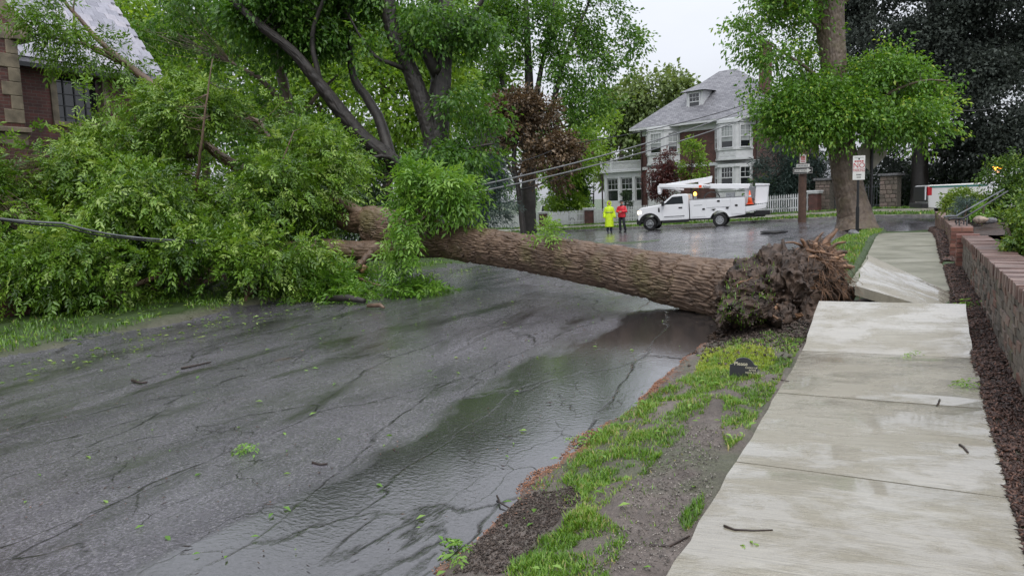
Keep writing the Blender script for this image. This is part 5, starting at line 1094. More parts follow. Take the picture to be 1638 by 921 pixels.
tk = thing('utility_truck', 'white bucket truck with folded boom parked on the cross street', 'truck', (tf.x, tf.y, tf.z), rot=(0, math.radians(-2.0), math.radians(7.8)))
X0 = -.71   # front bumper relative to the front axle
def TB(name, m_, x0, x1, y0, y1, z0, z1, parent=tk, bevel=.012): mb = MB(); mb.box(x0+X0, x1+X0, y0, y1, z0, z1); return mb.build(name, m_, parent, bevel=bevel)
def TP_(name, m_, poly, y0, y1, parent=tk, bevel=.02): mb = MB(); mb.prism([(x+X0, z) for x, z in poly], y0, y1); return mb.build(name, m_, parent, bevel=bevel)
arch = [(.71+.50*math.cos(a), .36+.50*math.sin(a)) for a in np.linspace(math.pi*.93, .07*math.pi, 9)]
cabp = [(.06, .62), (.1, .95), (.13, 1.18), (.3, 1.27), (1.3, 1.38), (1.42, 1.42), (1.95, 1.83), (2.1, 1.87), (2.7, 1.88), (2.82, 1.82), (2.84, .5), (1.3, .5)]+[p for p in reversed(arch)]
TP_('cab', CARW, cabp, .0, 2.0, bevel=.04)
TP_('side_window', GRS, [(1.48, 1.36), (1.62, 1.46), (1.98, 1.76), (2.52, 1.77), (2.56, 1.36)], -.008, .02, bevel=.006)
dr = TP_('door', CARW, [(1.42, .62), (1.42, 1.33), (2.62, 1.33), (2.62, .62)], -.012, .02, bevel=.012); TB('handle', BLK, 2.3, 2.5, -.035, -.012, 1.12, 1.19, dr, .008)
TB('side_trim', GREYP, 1.5, 2.6, -.02, -.012, .68, .73, dr, .003)
TP_('windshield', GRS, [(1.42, 1.435), (1.93, 1.845), (1.9, 1.855), (1.39, 1.445)], .12, 1.88, bevel=0)
TB('mirror', BLK, 1.42, 1.56, -.28, -.06, 1.3, 1.55, bevel=.03); TB('fender_vent', BLK, 1.19, 1.28, -.012, .01, .98, 1.22)
fl = MB(); fl.disc((0, .36), .5, .6, -.09, .1, 28); fl.v = [(x, y, max(z, .3)) for x, y, z in fl.v]; fl.build('wheel_arch', BLK, tk)
TB('bumper', BLK, -.02, .2, .02, 1.98, .36, .68, bevel=.04); TB('grille', BLK, .06, .12, .45, 1.55, .75, 1.15); TB('headlight', CLEAR, .05, .3, -.006, .25, .92, 1.1, bevel=.03); TB('headlight', CLEAR, .05, .3, 1.75, 2.006, .92, 1.1, bevel=.03)
TB('chassis', BLK, .3, 6.7, .35, 1.65, .42, .62); TB('running_board', BLK, 1.4, 2.8, -.02, .2, .36, .48)
wheel(tk, 0, .12, .37, .24); wheel(tk, 0, 1.88, .37, .24, 1); wheel(tk, 3.72, .08, .37, .26); wheel(tk, 3.72, .42, .37, .24); wheel(tk, 3.72, 1.92, .37, .26, 1); wheel(tk, 3.72, 1.58, .37, .24)
# service body
a2 = [(4.43+.5*math.cos(a), .38+.5*math.sin(a)) for a in np.linspace(.08*math.pi, math.pi*.92, 11)]
sb = TP_('service_body', CARW, [(2.9, .52), (2.9, 1.52), (5.74, 1.54), (5.74, .6)]+a2, -.04, 2.04, bevel=.012)
TB('body_rim', GREYP, 2.88, 5.76, -.06, .05, 1.535, 1.57, sb, .005); TB('body_rim', GREYP, 2.88, 5.76, 1.95, 2.06, 1.535, 1.57, sb, .005)
for x0, x1, z0, z1 in ((2.96, 3.72, .6, 1.46), (3.78, 4.98, 1.06, 1.46), (5.02, 5.68, .64, 1.46)):
    d_ = TB('locker_door', CARW, x0, x1, -.058, -.04, z0, z1, sb, .012)
for x, z in ((3.62, 1.0), (4.4, 1.38), (5.3, 1.1), (4.84, 1.0)): TB('latch', BLK, x-.07, x+.07, -.08, -.058, z-.045, z+.045, sb, .01)
TP_('fuel_flap', BLK, [(4.02, .98), (4.25, .98), (4.13, .88)], -.07, -.04, sb, 0)
for q in range(9): TB('lettering_mark', MATS['grey_equipment'], 3.12+q*.05, 3.15+q*.05, -.062, -.057, 1.2, 1.245, sb, 0)
fl = MB(); fl.disc((3.72, .38), .49, .55, -.075, .0, 28); fl.v = [(x, y, max(z, .52)) for x, y, z in fl.v]; fl.build('wheel_arch', CARW, tk)
TP_('rear_deck', CARW, [(5.74, .72), (5.74, 1.0), (6.76, 1.08), (6.8, .98), (6.75, .86)], .0, 2.0); TB('step_bumper', BLK, 6.2, 6.95, .1, 1.9, .5, .72); TB('deck_tread', BLK, 5.8, 6.2, .05, 1.95, 1.03, 1.1)
TB('rack', GREYP, 4.75, 5.15, .5, 1.5, 1.54, 1.78); mb = MB()
for q in range(5): mb.tube([(X0+4.0+.42*math.cos(t), .5+q*.06, 1.54+.34*math.sin(t)) for t in np.linspace(0, math.pi, 14)], .025, 6)
mb.build('hose_coil', BLK, tk, True)
mb = MB(); mb.box(X0+3.05, X0+3.2, .6, .8, 1.57, 1.75); mb.build('beacon_mount', GREYP, tk); mb = MB(); mb.ell((X0+3.12, .7, 1.84), (.09, .09, .1), 12, 8); mb.build('beacon', AMB, tk, True)
# turret, lower and upper boom, bucket
TB('turret', CARW, 5.72, 6.15, .7, 1.3, 1.1, 2.0, bevel=.05)
mb = MB(); mb.bar((X0+6.0, .62, 2.05), (X0+3.9, .62, 2.2), .24, .26); mb.bar((X0+3.9, .62, 2.2), (X0+1.2, .62, 2.42), .2, .2); mb.build('lower_boom', CARW, tk, bevel=.03)
mb = MB(); mb.bar((X0+1.15, .95, 2.32), (X0+2.5, .95, 2.12), .1, .1); mb.bar((X0+1.2, .9, 2.38), (X0+3.9, .9, 2.62), .17, .18); mb.add([(X0+3.3, .82, 2.3), (X0+4.0, .82, 2.4), (X0+4.05, .82, 2.75), (X0+3.3, .82, 2.6), (X0+3.3, .98, 2.3), (X0+4.0, .98, 2.4), (X0+4.05, .98, 2.75), (X0+3.3, .98, 2.6)], [(0, 1, 2, 3), (7, 6, 5, 4), (0, 4, 5, 1), (1, 5, 6, 2), (2, 6, 7, 3), (3, 7, 4, 0)]); mb.build('upper_boom', CARW, tk, bevel=.02)
mb = MB(); mb.bar((X0+1.2, .6, 2.0), (X0+1.3, .98, 2.45), .16, .22); mb.box(X0+1.12, X0+1.3, .55, 1.0, 2.0, 2.42); mb.build('elbow', CARW, tk, bevel=.04)
mb = MB(); mb.prism([(X0+6.2, 1.1), (X0+6.85, 1.12), (X0+6.95, 2.05), (X0+6.3, 2.12)], .35, .95); mb.build('bucket', CARW, tk, bevel=.05)
mb = MB(); mb.prism([(X0+6.25, 2.05), (X0+6.98, 2.03), (X0+6.98, 2.1), (X0+6.28, 2.18)], .31, .99); mb.build('bucket_lip', CARW, tk, bevel=.02)
mb = MB(); mb.prism([(X0+5.95, 1.35), (X0+6.3, 1.4), (X0+6.3, 2.0), (X0+5.95, 2.05)], .4, .8); mb.build('controls', GREYP, tk, bevel=.03)
text_mesh('boom_lettering', 'Altec', .2, BLK, tk, (X0+3.55, .49, 2.13), (math.pi/2, math.radians(4), 0)); TB('boom_badge', ORG, 3.36, 3.5, .488, .498, 2.15, 2.29, bevel=0)
# traffic cone on the rear deck
M3 = Matrix.LocRotScale(tk.location, tk.rotation_euler, None)
cn = thing('traffic_cone', 'bright orange traffic cone riding on the truck rear deck', 'cone', M3 @ Vector((X0+5.98, .2, 1.1)), rot=tk.rotation_euler)
mb = MB(); mb.box(-.19, .19, -.19, .19, 0, .04); mb.build('base', ORG, cn, bevel=.015)
mb = MB(); mb.loft([(0, 0, .04, .14, .14), (0, 0, .3, .09, .09), (0, 0, .72, .025, .025)], 16); mb.build('cone_body', ORG, cn, True); mb = MB(); mb.loft([(0, 0, .36, .084, .084), (0, 0, .48, .064, .064)], 16); mb.build('reflective_band', WHITE, cn, True)
# pickup on the right
px_, py_ = dep(1481, 320, 31).x, dep(1481, 320, 31).y
pu = thing('pickup_truck', 'pale grey pickup with green stripe behind the hedge, seen from its tail', 'pickup', (px_, py_, 1.83-1.42), rot=(0, 0, math.radians(14)))
def PB(name, m_, x0, x1, y0, y1, z0, z1, parent=pu, bevel=.02): mb = MB(); mb.box(x0, x1, y0, y1, z0, z1); return mb.build(name, m_, parent, bevel=bevel)
ar = [(1.25+.52*math.cos(a), .42+.52*math.sin(a)) for a in np.linspace(0.02, math.pi-.02, 12)]
mb = MB(); mb.prism([(.1, .5), (.06, 1.38), (.1, 1.42), (2.2, 1.45), (2.25, .5)]+ar, 0, 1.95); mb.build('bed', CARS, pu, bevel=.03)
mb = MB(); mb.disc((1.25, .42), .52, .62, -.03, .03, 24); mb.v = [(x, y, max(z, .5)) for x, y, z in mb.v]; mb.build('wheel_arch', CARS, pu, True)
mb = MB(); mb.prism([(2.25, .45), (2.25, 1.12), (2.5, 1.12), (2.75, 1.86), (4.1, 1.88), (4.75, 1.2), (5.9, 1.12), (6.0, .5)], .0, 1.95); mb.build('cab', CARW, pu, bevel=.05); mb = MB(); mb.prism([(2.6, 1.18), (2.85, 1.76), (4.0, 1.78), (4.5, 1.2)], -.01, .03); mb.build('side_window', GRS, pu)
PB('green_stripe', GRN, .12, 2.24, -.012, 0, 1.31, 1.38, bevel=0); PB('taillight', REDL, .05, .22, -.012, .12, 1.0, 1.36); PB('taillight', REDL, .05, .22, 1.83, 1.96, 1.0, 1.36); PB('tailgate', BLK, -.02, .06, .12, 1.83, .75, 1.38); PB('bumper', BLK, -.15, .1, .02, 1.93, .48, .68)
mb = MB(); mb.box(-.03, -.0, -.02, .1, .82, 1.4); mb.build('edge_post', CARW, pu)
PB('light_bar', CARW, 2.9, 3.5, .3, 1.6, 1.9, 1.98); wheel(pu, 1.25, .15, .42, .26); wheel(pu, 1.25, 1.8, .42, .26, 1); wheel(pu, 4.95, .15, .42, .26); wheel(pu, 4.95, 1.8, .42, .26, 1)
bx = Matrix.LocRotScale(pu.location, pu.rotation_euler, None).inverted() @ dep(1597, 268, 31.2)
mb = MB(); mb.tube([(bx.x, bx.y, 1.86), (bx.x, bx.y, bx.z-.1)], .025, 8); mb.build('beacon_mast', WHITE, pu)
mb = MB(); mb.loft([(bx.x, bx.y, bx.z-.1, .2, .12), (bx.x, bx.y, bx.z+.06, .2, .12), (bx.x, bx.y, bx.z+.1, .14, .08)], 14); mb.build('beacon', AMB, pu, True)
# van behind the fence
vx, vy = onC(862, 49); vn_ = thing('parked_van', 'white van with roof rack parked behind the picket fence', 'van', (vx, vy, gz(vx, vy)), math.radians(-14))
mb = MB(); mb.prism([(0, .4), (0, 1.1), (.3, 1.9), (.5, 1.98), (3.4, 1.98), (3.9, 1.2), (4.7, 1.05), (4.75, .4)], 0, 1.9); mb.build('body', CARW, vn_, bevel=.06)
for x0, x1 in ((.35, 1.25), (1.35, 2.2), (2.3, 3.2)):
    mb = MB(); mb.prism([(x0, 1.25), (x0+.12, 1.78), (x1, 1.78), (x1+(.2 if x1 > 3 else 0), 1.25)], -.012, .02); mb.build('window', GRS, vn_)
for y_ in (.2, 1.7): mb = MB(); mb.tube([(.4, y_, 2.1), (3.2, y_, 2.1)], .03, 6); mb.build('roof_rail', GREYP, vn_)
for x_ in (.6, 1.8, 3.0): mb = MB(); mb.box(x_-.04, x_+.04, .15, 1.75, 2.0, 2.08); mb.build('rack_bar', GREYP, vn_)
for x_ in (.9, 3.8): wheel(vn_, x_, .1, .36, .22); wheel(vn_, x_, 1.8, .36, .22, 1)

# ================================================================== PEOPLE
def remesh(o, vox, sm=4):
    r_ = o.modifiers.new('remesh', 'REMESH'); r_.mode = 'VOXEL'; r_.voxel_size = vox; r_.use_smooth_shade = True
    s_ = o.modifiers.new('smooth', 'SMOOTH'); s_.iterations = sm; s_.factor = .5; return o
def hand(mb, w, d, side, palmdir):
    """palm and five separate curled fingers hanging from the wrist w along d"""
    w = Vector(w); d = Vector(d).normalized(); s = Vector(palmdir).normalized(); n = d.cross(s).normalized()
    mb.cap(w, w+d*.06, .024, .03, 8); mb.ell(w+d*.055, (.034, .034, .04), 10, 6)
    for q, (o_, l) in enumerate(((-.028, .062), (-.009, .072), (.01, .068), (.027, .052))):
        a = w+d*.085+s*o_; b = a+d*l*.5+n*.008; c_ = b+d*l*.4+n*.026; mb.cap(a, b, .0095, .009, 6); mb.cap(b, c_, .009, .0075, 6)
    a = w+d*.035-s*.03; b = a+d*.03-s*.022+n*.012; mb.cap(a, b, .012, .011, 6); mb.cap(b, b+d*.028+n*.014, .0105, .009, 6)
def person(label, loc, rz, arms, legs):
    t = thing('person', label, 'person', loc, rz); mb = MB()
    mb.loft([(0, .0, .86, .15, .11), (0, 0, .98, .165, .12), (0, 0, 1.12, .14, .1), (0, 0, 1.3, .17, .115), (0, 0, 1.42, .16, .09), (0, .01, 1.48, .07, .06)], 16)
    mb.cap((0, .01, 1.44), (0, 0, 1.56), .055, .052); mb.ell((0, -.015, 1.66), (.077, .095, .118), 16, 12); mb.ell((0, -.045, 1.605), (.052, .06, .055), 12, 8)
    mb.cap((0, -.108, 1.67), (0, -.122, 1.635), .012, .016, 8)
    for s in (-1, 1):
        mb.ell((s*.078, .0, 1.655), (.012, .025, .035), 8, 6)
        (kx, ky), (fx, fy) = legs[0 if s < 0 else 1]
        mb.cap((s*.085, 0, .9), (kx, ky, .49), .085, .06); mb.cap((kx, ky, .49), (fx, fy, .09), .058, .04); mb.cap((fx, fy, .06), (fx, fy-.14, .035), .042, .034)
        el, wr, hd, pd = arms[0 if s < 0 else 1]
        mb.cap((s*.17, 0, 1.40), el, .055, .045); mb.cap(el, wr, .042, .028); hand(mb, wr, hd, s, pd)
    remesh(mb.build('body', SKIN, t), .0075, 2)
    for s in (-1, 1): mb = MB(); mb.ell((s*.031, -.101, 1.672), (.012, .008, .008), 8, 6); mb.build('eye', BLK, t)
    mb = MB(); mb.ell((0, -.103, 1.598), (.024, .008, .006), 8, 6); mb.build('mouth', REDL, t)
    mb = MB(); mb.ell((0, .02, 1.69), (.082, .09, .105), 14, 10); mb.build('hair', BLK, t, True)
    return t
def trousers(t, legs, mat, r=1.0):
    mb = MB(); mb.loft([(0, 0, .82, .15, .12), (0, 0, .95, .17, .13), (0, 0, 1.0, .165, .125)], 14)
    for s in (-1, 1):
        (kx, ky), (fx, fy) = legs[0 if s < 0 else 1]; mb.cap((s*.085, 0, .88), (kx, ky, .5), .1*r, .08*r); mb.cap((kx, ky, .5), (fx, fy+.005, .14), .08*r, .072*r)
    remesh(mb.build('trousers', mat, t), .014)
    for s in (-1, 1):
        (kx, ky), (fx, fy) = legs[0 if s < 0 else 1]; mb = MB(); mb.cap((fx, fy+.02, .055), (fx, fy-.17, .045), .055, .045); mb.cap((fx, fy, .06), (fx, fy, .16), .055, .055); remesh(mb.build('boot', BLK, t), .011)
pa = at(975, 372.5); pa.z = gz(pa.x, pa.y)
legA = (((-.09, -.01), (-.1, .0)), ((.09, -.02), (.1, -.01)))
armA = (((-.27, .02, 1.14), (-.3, -.06, .90), (-.05, -.1, -1), (0, 1, 0)), ((.27, .02, 1.14), (.31, -.06, .89), (.05, -.1, -1), (0, 1, 0)))
pA = person('person in long bright yellow hooded raincoat and dark trousers', tuple(pa), math.radians(30), armA, legA); trousers(pA, legA, JEAN)
mb = MB(); mb.loft([(0, 0, .34, .27, .21), (0, 0, .5, .255, .2), (0, 0, .8, .235, .175), (0, 0, 1.05, .21, .155), (0, 0, 1.3, .225, .155), (0, 0, 1.42, .19, .125), (0, .01, 1.5, .1, .09)], 20)
for s in (-1, 1): el, wr, _, _ = armA[0 if s < 0 else 1]; mb.cap((s*.18, 0, 1.39), el, .085, .078); mb.cap(el, wr, .078, .072)
cA = remesh(mb.build('raincoat', HIV, pA), .014)
mb = MB(); mb.ell((0, .035, 1.665), (.125, .115, .155), 16, 12); mb.ell((0, .02, 1.52), (.12, .11, .09), 14, 8); mb.tube([(.115*math.cos(a), -.065, 1.655+.145*math.sin(a)) for a in np.linspace(-1.0, math.pi+1.0, 20)], .022, 8); remesh(mb.build('hood', HIV, pA), .012)
SIL = plain('grey_reflective_tape', (.32, .36, .16), .4)
mb = MB(); mb.loft([(0, 0, 1.14, .228, .172), (0, 0, 1.19, .228, .172)], 20); mb.build('reflective_tape', SIL, cA, True)
pb = at(995, 371.5); pb.z = gz(pb.x, pb.y)
legB = (((-.1, -.03), (-.1, .02)), ((.14, -.05), (.2, .0)))
armB = (((-.27, -.02, 1.16), (-.1, -.25, 1.13), (1, -.25, 0), (0, 0, 1)), ((.27, -.02, 1.16), (.1, -.26, 1.16), (-1, -.2, 0), (0, 0, 1)))
pB = person('person in red jacket and dark cap with forearms held in front', tuple(pb), math.radians(0), armB, legB); trousers(pB, legB, NAVY)
mb = MB(); mb.loft([(0, 0, .84, .22, .17), (0, 0, .95, .22, .17), (0, 0, 1.15, .21, .155), (0, 0, 1.3, .225, .155), (0, 0, 1.42, .185, .12), (0, .01, 1.5, .085, .08)], 20)
for s in (-1, 1): el, wr, _, _ = armB[0 if s < 0 else 1]; mb.cap((s*.18, 0, 1.39), el, .08, .072); mb.cap(el, Vector(wr)*.9+Vector(el)*.1, .068, .055)
jk = remesh(mb.build('jacket', REDF, pB), .014)
mb = MB(); mb.loft([(0, 0, 1.46, .105, .1), (0, .01, 1.54, .085, .08)], 16); mb.build('collar', BLK, pB, True)
mb = MB(); mb.ell((0, .0, 1.735), (.092, .108, .06), 16, 8); mb.prism([(-.075, 1.715), (.075, 1.715), (.06, 1.73), (-.06, 1.73)], -.2, -.07); mb.build('cap', NAVY, pB, True)

# ================================================================== SIGNS AND POLES
SW = plain('sign_white', (.6, .6, .57), .4, .06); SBACK = plain('sign_back', (.3, .28, .22), .45, .15, 6); SRED = plain('sign_red', (.4, .045, .05), .4, .1); SBLK = plain('sign_black', (.012, .013, .015), .4, .1); CREAM = plain('cream_lettering', (.62, .58, .42), .5, .1)
WOODP = bark_mat('pole_wood', (.05, .028, .02), (.095, .052, .036), (.15, .09, .06))
pp = at(1283, 356); rzc = math.radians(14)
pole = thing('utility_pole', 'brown wooden pole carrying a one way sign, beside the fence', 'pole', tuple(pp))
bark_tube('shaft', [(0, 0, -.3, .19), (0, 0, 2, .18), (0, 0, 3.4, .165), (0, 0, 4.1, .16)], 60, 24, .006, .8, .05, WOODP, pole, 7, lump=.02)
Dp = float((np.array(pp)-CAM)@FWD); rzs = math.radians(12)
def plate(name, label, px, py, D, w, h, mat, parent=None, rz=rzs, border=None, th=.006, rnd=.03):
    p = dep(px, py, D); t = thing(name, label, 'sign', tuple(p), rz)
    mb = MB(); mb.box(-w/2, w/2, 0, th, -h/2, h/2); mb.build('panel', mat, t, bevel=.002); return t
s_ = plate('one_way_sign', 'black and white one way arrow sign on the wooden pole', 1284, 273, Dp-.55, .9, .3, SBLK)
mb = MB()
for x0, x1, z0, z1 in ((-.43, .43, .125, .137), (-.43, .43, -.137, -.125), (-.432, -.42, -.137, .137), (.42, .432, -.137, .137)): mb.box(x0, x1, -.003, 0, z0, z1)
mb.build('border', SW, s_); mb = MB(); mb.prism([(-.38, -.07), (.2, -.07), (.2, -.12), (.39, 0), (.2, .12), (.2, .07), (-.38, .07)], -.004, 0); mb.build('arrow', SW, s_)
text_mesh('lettering', 'ONE WAY', .12, SBLK, s_, (-.1, -.006, -.042), align='CENTER')
s_ = plate('street_name_sign', 'small grey white name plate above the one way sign', 1284.5, 265, Dp-.55, .6, .15, SW)
for q in range(7): mb = MB(); mb.box(-.24+q*.068, -.2+q*.068, -.004, 0, -.04, .04); mb.build('lettering_mark', MATS['grey_equipment'], s_)
s_ = plate('parking_notice', 'pinkish white notice at the top of the wooden pole signs', 1284.5, 254, Dp-.55, .28, .42, SW)
for z_, h, m_ in ((.1, .05, SRED), (.02, .06, SRED), (-.06, .035, SRED), (-.14, .03, SRED)): mb = MB(); mb.box(-.1, .1, -.004, 0, z_-h/2, z_+h/2); mb.build('lettering_mark', m_, s_)
# no parking sign
nb = dep(1371.5, 381, 20); nb.z = gz(nb.x, nb.y)
npk = thing('no_parking_sign', 'white no parking sign on a black post in the grass', 'sign', tuple(nb), math.radians(22)); zt = dep(1371, 269, 20).z-nb.z
mb = MB(); mb.tube([(0, .03, -.2), (0, .03, zt+.2)], .032, 10); mb.build('post', SBLK, npk); mb = MB(); mb.tube([(0, .03, 0), (0, .03, .75)], .045, 10); mb.build('sleeve', SBLK, npk)
mb = MB(); mb.box(-.155, .155, -.012, -.004, zt-.315, zt+.315); mb.build('panel', SW, npk, bevel=.003)
text_mesh('lettering', 'NO', .19, SRED, npk, (0, -.014, zt+.0), align='CENTER', sx=1.0); text_mesh('lettering', 'PARKING', .115, SRED, npk, (0, -.014, zt-.1), align='CENTER', sx=.62)
text_mesh('lettering', '12 - 6 AM', .06, SBLK, npk, (0, -.014, zt-.18), align='CENTER', sx=.9).hide_render = False
for o in [c for c in npk.children if c.name.startswith('lettering')][-1:]: bpy.data.objects.remove(o)
for z_, w_ in ((-.18, .13), (-.25, .11), (.17, .24)): 
    for q in range(4): mb = MB(); mb.box(-w_/2+q*w_/4+.006, -w_/2+(q+1)*w_/4-.006, -.0145, -.012, zt+z_-.018, zt+z_+.018); mb.build('lettering_mark', SBLK if z_ < 0 else SRED, npk)
mb = MB(); mb.box(-.12, .12, -.0145, -.012, zt+.262, zt+.268); mb.box(-.02, .02, -.015, -.012, zt+.21, zt+.25); mb.build('symbol', SBLK, npk)
rock('rock', 'dark rock lying at the foot of the no parking post', (nb.x-.05, nb.y-.5, nb.z+.06), .17, 9, STONE2, 'garden rocks')
db = dep(1393, 330, 29.5); db.z = gz(db.x, db.y); dz = dep(1395, 246, 29.5).z-db.z
dg_ = thing('diamond_sign', 'blank back of a diamond road sign on a dark post', 'sign', tuple(db), math.radians(35)); mb = MB(); mb.tube([(0, 0, -.2), (0, 0, dz+.6)], .055, 10); mb.build('post', SBLK, dg_)
mb = MB(); mb.prism([(-.72, dz), (0, dz-.72), (.72, dz), (0, dz+.72)], .06, .068); mb.build('panel', SBACK, dg_)
# small sign in the grass
sb_ = at(1189, 608); sb_.z = float(ground_z(np.array(sb_.x), np.array(sb_.y)))
sg = thing('lawn_sign', 'small black curved top lawn sign asking to clean up after your dog', 'sign', tuple(sb_), rot=(math.radians(-8), math.radians(2), math.radians(14)))
def lawn(w, h):
    pl = [(-w, .0), (w, .0), (w, h*.6), (w*.82, h*.62)]+[(w*.7*math.cos(a), h*.62+h*.36*math.sin(a)) for a in np.linspace(.25, math.pi-.25, 9)]+[(-w*.82, h*.62), (-w, h*.6)]; return pl
mb = MB(); mb.prism(lawn(.105, .16), -.004, .006); pn = mb.build('panel', SBLK, sg); mb = MB()
pl = lawn(.105, .16); mb.tube([(x, 0, z) for x, z in pl[1:]], .0028, 5); mb.tube([(pl[-1][0], 0, pl[-1][1]), (pl[0][0], 0, 0)], .0028, 5); mb.build('rim', IRONL, sg)
text_mesh('lettering', 'Please', .042, CREAM, sg, (-.075, -.006, .094)); text_mesh('lettering', 'CLEAN UP', .02, CREAM, sg, (.012, -.006, .072)); text_mesh('lettering', 'AFTER', .02, CREAM, sg, (.04, -.006, .052), align='LEFT'); text_mesh('lettering', 'YOUR DOG', .02, CREAM, sg, (.012, -.006, .032))
mb = MB(); mb.box(-.006, .006, .006, .012, -.15, .1); mb.build('stake', IRON, sg)
n = 140; a = rng.uniform(-.13, .13, n); X = sb_.x+a; Y = sb_.y-.03-.05*rng.random(n)+.25*a; o = tag(blades('sign_grass', X, Y, .06, LEAF['grass'], .5, .005), 'grass blades standing in front of the small black sign', 'grass', kind='stuff')

# ================================================================== WIRES
WIRE = plain('black_cable', (.018, .018, .02), .5); WIREL = plain('grey_cable', (.16, .165, .17), .4)
def wire(label, pts, r, m_=WIRE, sag=.3):
    P = [np.array(dep(*p)) for p in pts]; Q = []
    for a, b in zip(P[:-1], P[1:]):
        for t in np.linspace(0, 1, 12, endpoint=False): Q.append(a*(1-t)+b*t-np.array([0, 0, sag*4*t*(1-t)]))
    Q.append(P[-1]); mb = MB(); mb.tube([Vector(q) for q in Q], r, 6); o = mb.build('power_line', m_, None, True); return tag(o, label, 'cable', 'overhead lines')
wire('upper power line running from the house front down to the fallen trunk', [(1640, 60, 40), (1215, 166, 42), (765, 297, 28), (610, 347, 17)], .03, WIREL)
wire('lower power line running from the house front down to the fallen trunk', [(1640, 90, 40), (1218, 180, 42), (770, 306, 28), (612, 350, 17)], .03, WIREL)
wire('thin top line crossing the house roof edge', [(1640, 40, 46), (1215, 160, 50), (900, 232, 40), (760, 266, 34)], .024)
wire('thin slack line low across the copper maple', [(1080, 210, 46), (940, 262, 40), (800, 306, 36)], .012)
wire('thin line crossing the dark beech at the right edge', [(1645, 150, 36), (1530, 176, 38), (1400, 200, 42)], .014, WIREL)
wire('thick cable bundle sagging into the fallen crown at left', [(-60, 342, 8.8), (100, 357, 10), (200, 378, 11), (330, 385, 12)], .015, WIREL, .02)
wire('dark cable twisted below the thick bundle at left', [(-60, 340, 8.9), (100, 362, 10), (200, 381, 11), (330, 388, 12)], .012, WIRE, .03)

# ================================================================== SMALL PLANTING BY THE HOUSE
def small_tree(name, lab, px, c, blobs, n, leaf, lm, seed, cat='tree', wid=.55, spread=.25, per=16, **kw):
    x, y = onC(px, c); z = gz(x, y); D_ = float((np.array([x, y, 1])-CAM)@FWD); bl = [B(a, b, D_+(q[0] if q else 0), r_, ry) for a, b, r_, ry, *q in blobs]; top = max(b[2] for b in bl)
    return tree(name, lab, (x, y, z), [[(x, y, z-.1, .08), (x, y, z+(top-z)*.4, .06), (x+.1, y, top, .02)]], None, bl, n, per, leaf, wid, spread, lm, DARKBARK, cat, seed=seed, ns=14, nr=8, twig=.3, tr=.01, **kw)
small_tree('japanese_maple', 'purple leaved japanese maple before the left bay', 1068, 47, [(1075, 255, 22, 16), (1055, 275, 22, 16), (1085, 275, 22, 14), (1062, 300, 22, 14), (1045, 295, 12, 12)], 300, .16, LEAF['purple'], 301)
small_tree('young_tree', 'slim yellow green young tree between the two bays', 1106, 48, [(1106, 235, 12, 12), (1112, 255, 14, 12), (1100, 270, 14, 12), (1114, 280, 12, 10)], 150, .18, LEAF['lime'], 302)
small_tree('cone_evergreen', 'small dark cone shaped evergreen beside the red jacket', 1001, 45.5, [(1001, 303, 5, 8), (1001, 315, 8, 9), (1001, 328, 11, 10), (1001, 342, 12, 10)], 200, .12, LEAF['yew'], 303, 'shrub', .3, .1)
small_tree('garden_bush', 'bright green bush behind the fence left of the sunroom', 910, 46, [(902, 318, 24, 12), (925, 326, 16, 10), (882, 322, 20, 12)], 220, .2, LEAF['lime'], 304, 'bush')
small_tree('garden_bush', 'dark green bush under the lime tree by the picket fence', 950, 49, [(920, 298, 18, 14), (900, 290, 20, 16), (935, 312, 8, 10)], 240, .2, LEAF['maple'], 305, 'bush')
small_tree('garden_bush', 'leafy green bush behind the rear picket fence section', 1245, 47, [(1225, 300, 16, 14), (1245, 318, 28, 14), (1270, 318, 20, 12), (1205, 318, 16, 12)], 240, .2, LEAF['maple'], 306, 'bush')
small_tree('garden_bush', 'dark bush behind the leftmost fence section', 800, 47, [(800, 300, 30, 20), (770, 320, 30, 20), (835, 315, 24, 20)], 260, .22, LEAF['maple'], 307, 'bush')

# ================================================================== THINGS ON THE GROUND
mh = at(1238, 372); mb = MB(); mb.loft([(0, 0, 0, .55, .55), (0, 0, .05, .52, .52)], 24); mb.loft([(0, 0, .05, .42, .42), (0, 0, .062, .42, .42)], 24)
tag(mb.build('manhole_cover', BLK, None, False, loc=(mh.x, mh.y, gz(mh.x, mh.y)+.02)), 'dark round manhole cover on the road behind the truck', 'manhole cover')
TWIG = plain('wet_twig', (.035, .022, .016), .5, .3, 30)
def slabz(x, y): return max(wz(y)+.055*(x+.87)/1.31, 0) if (-.87 < x < .44 and y < 7.1) else (float(ground_z(np.array(x), np.array(y))) if inroad(x, y) < 0 else gz(x, y)+.012)
def twig(label, pxs, r):
    Q = []
    for px, py in pxs:
        p = at(px, py); p.z = slabz(p.x, p.y)+r*.8; Q.append(p)
    mb = MB(); mb.tube(Q, [r*(1-.5*i/len(Q)) for i in range(len(Q))], 6); return tag(mb.build('twig', TWIG, None, True), label, 'twig', 'broken twigs')
twig('curved black twig lying on the nearest pavement slab', [(1158, 852), (1175, 859), (1205, 862), (1236, 862)], .006)
twig('thick dark stick lying half on the pavement edge by the puddle', [(1040, 873), (1070, 866), (1103, 858)], .008)
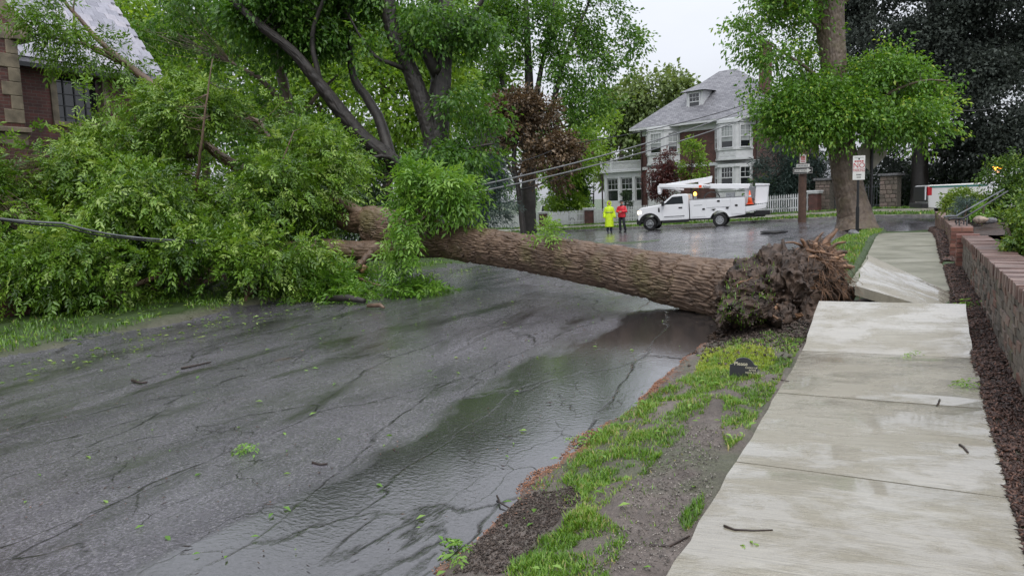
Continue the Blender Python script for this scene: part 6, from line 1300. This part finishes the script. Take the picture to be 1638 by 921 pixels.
twig('short bent twig on the right of the third pavement slab', [(1535, 718), (1541, 722), (1548, 730)], .008)
twig('tiny crooked twig at the slab joint', [(1503, 645), (1501, 650), (1498, 655)], .006)
twig('bent brown twig on the litter line at the road edge', [(795, 797), (800, 808), (815, 813), (835, 813)], .006)
twig('short brown stick on the road right of the torn leaf', [(500, 744), (512, 747), (524, 746)], .009)
twig('dark stick on the left road beyond the cracks', [(212, 612), (225, 616), (236, 615)], .016)
twig('pale straight stick on the left road', [(290, 592), (315, 587), (338, 582)], .012)
twig('black twig by the small lawn sign and pavement edge', [(1235, 610), (1250, 612), (1262, 616)], .006)
p_ = at(555, 487); mb = MB(); mb.tube([p_+Vector((-.4, 0, .08)), p_+Vector((0, .05, .1)), p_+Vector((.35, 0, .07))], [.045, .055, .04], 8); tag(mb.build('broken_branch', DARKBARK, None, True), 'broken dark branch piece on the road under the drooping leaves', 'branch')
p_ = at(605, 495); mb = MB(); mb.tube([p_+Vector((-.2, 0, .05)), p_+Vector((0, .05, .06)), p_+Vector((.15, -.05, .04))], [.03, .035, .015], 7); tag(mb.build('broken_branch', BARK, None, True), 'short splintered branch piece right of the dark one', 'branch')
def sprig(label, px, py, n, L, spread, seed):
    p = at(px, py); p.z = slabz(p.x, p.y)+.02; o, _ = foliage('leaf_sprig', [(p.x, p.y, p.z, spread, spread, .01)], n, 3, L, .34, spread*.3, LEAF['sprout'], None, 5, -.05, .1, (.7, .2), seed, 3.0, flat=.08); return tag(o, label, 'leaves', 'torn leaf sprigs', 'stuff')
sprig('clump of pale torn leaves at the bottom road edge', 735, 888, 10, .1, .07, 401); sprig('green leaf sprig on the right of the pavement', 1543, 620, 4, .09, .04, 402); sprig('yellow green torn leaves on the open road', 412, 720, 6, .09, .08, 403); sprig('pale leaves on the verge grass edge', 942, 706, 6, .09, .06, 404); sprig('single green leaf on the nearest slab', 1203, 890, 1, .08, .02, 405); sprig('torn leaves at the joint of heaved slab', 1460, 574, 3, .07, .05, 406); sprig('pale torn leaves in the mulch by the wall', 1560, 490, 5, .14, .07, 407)
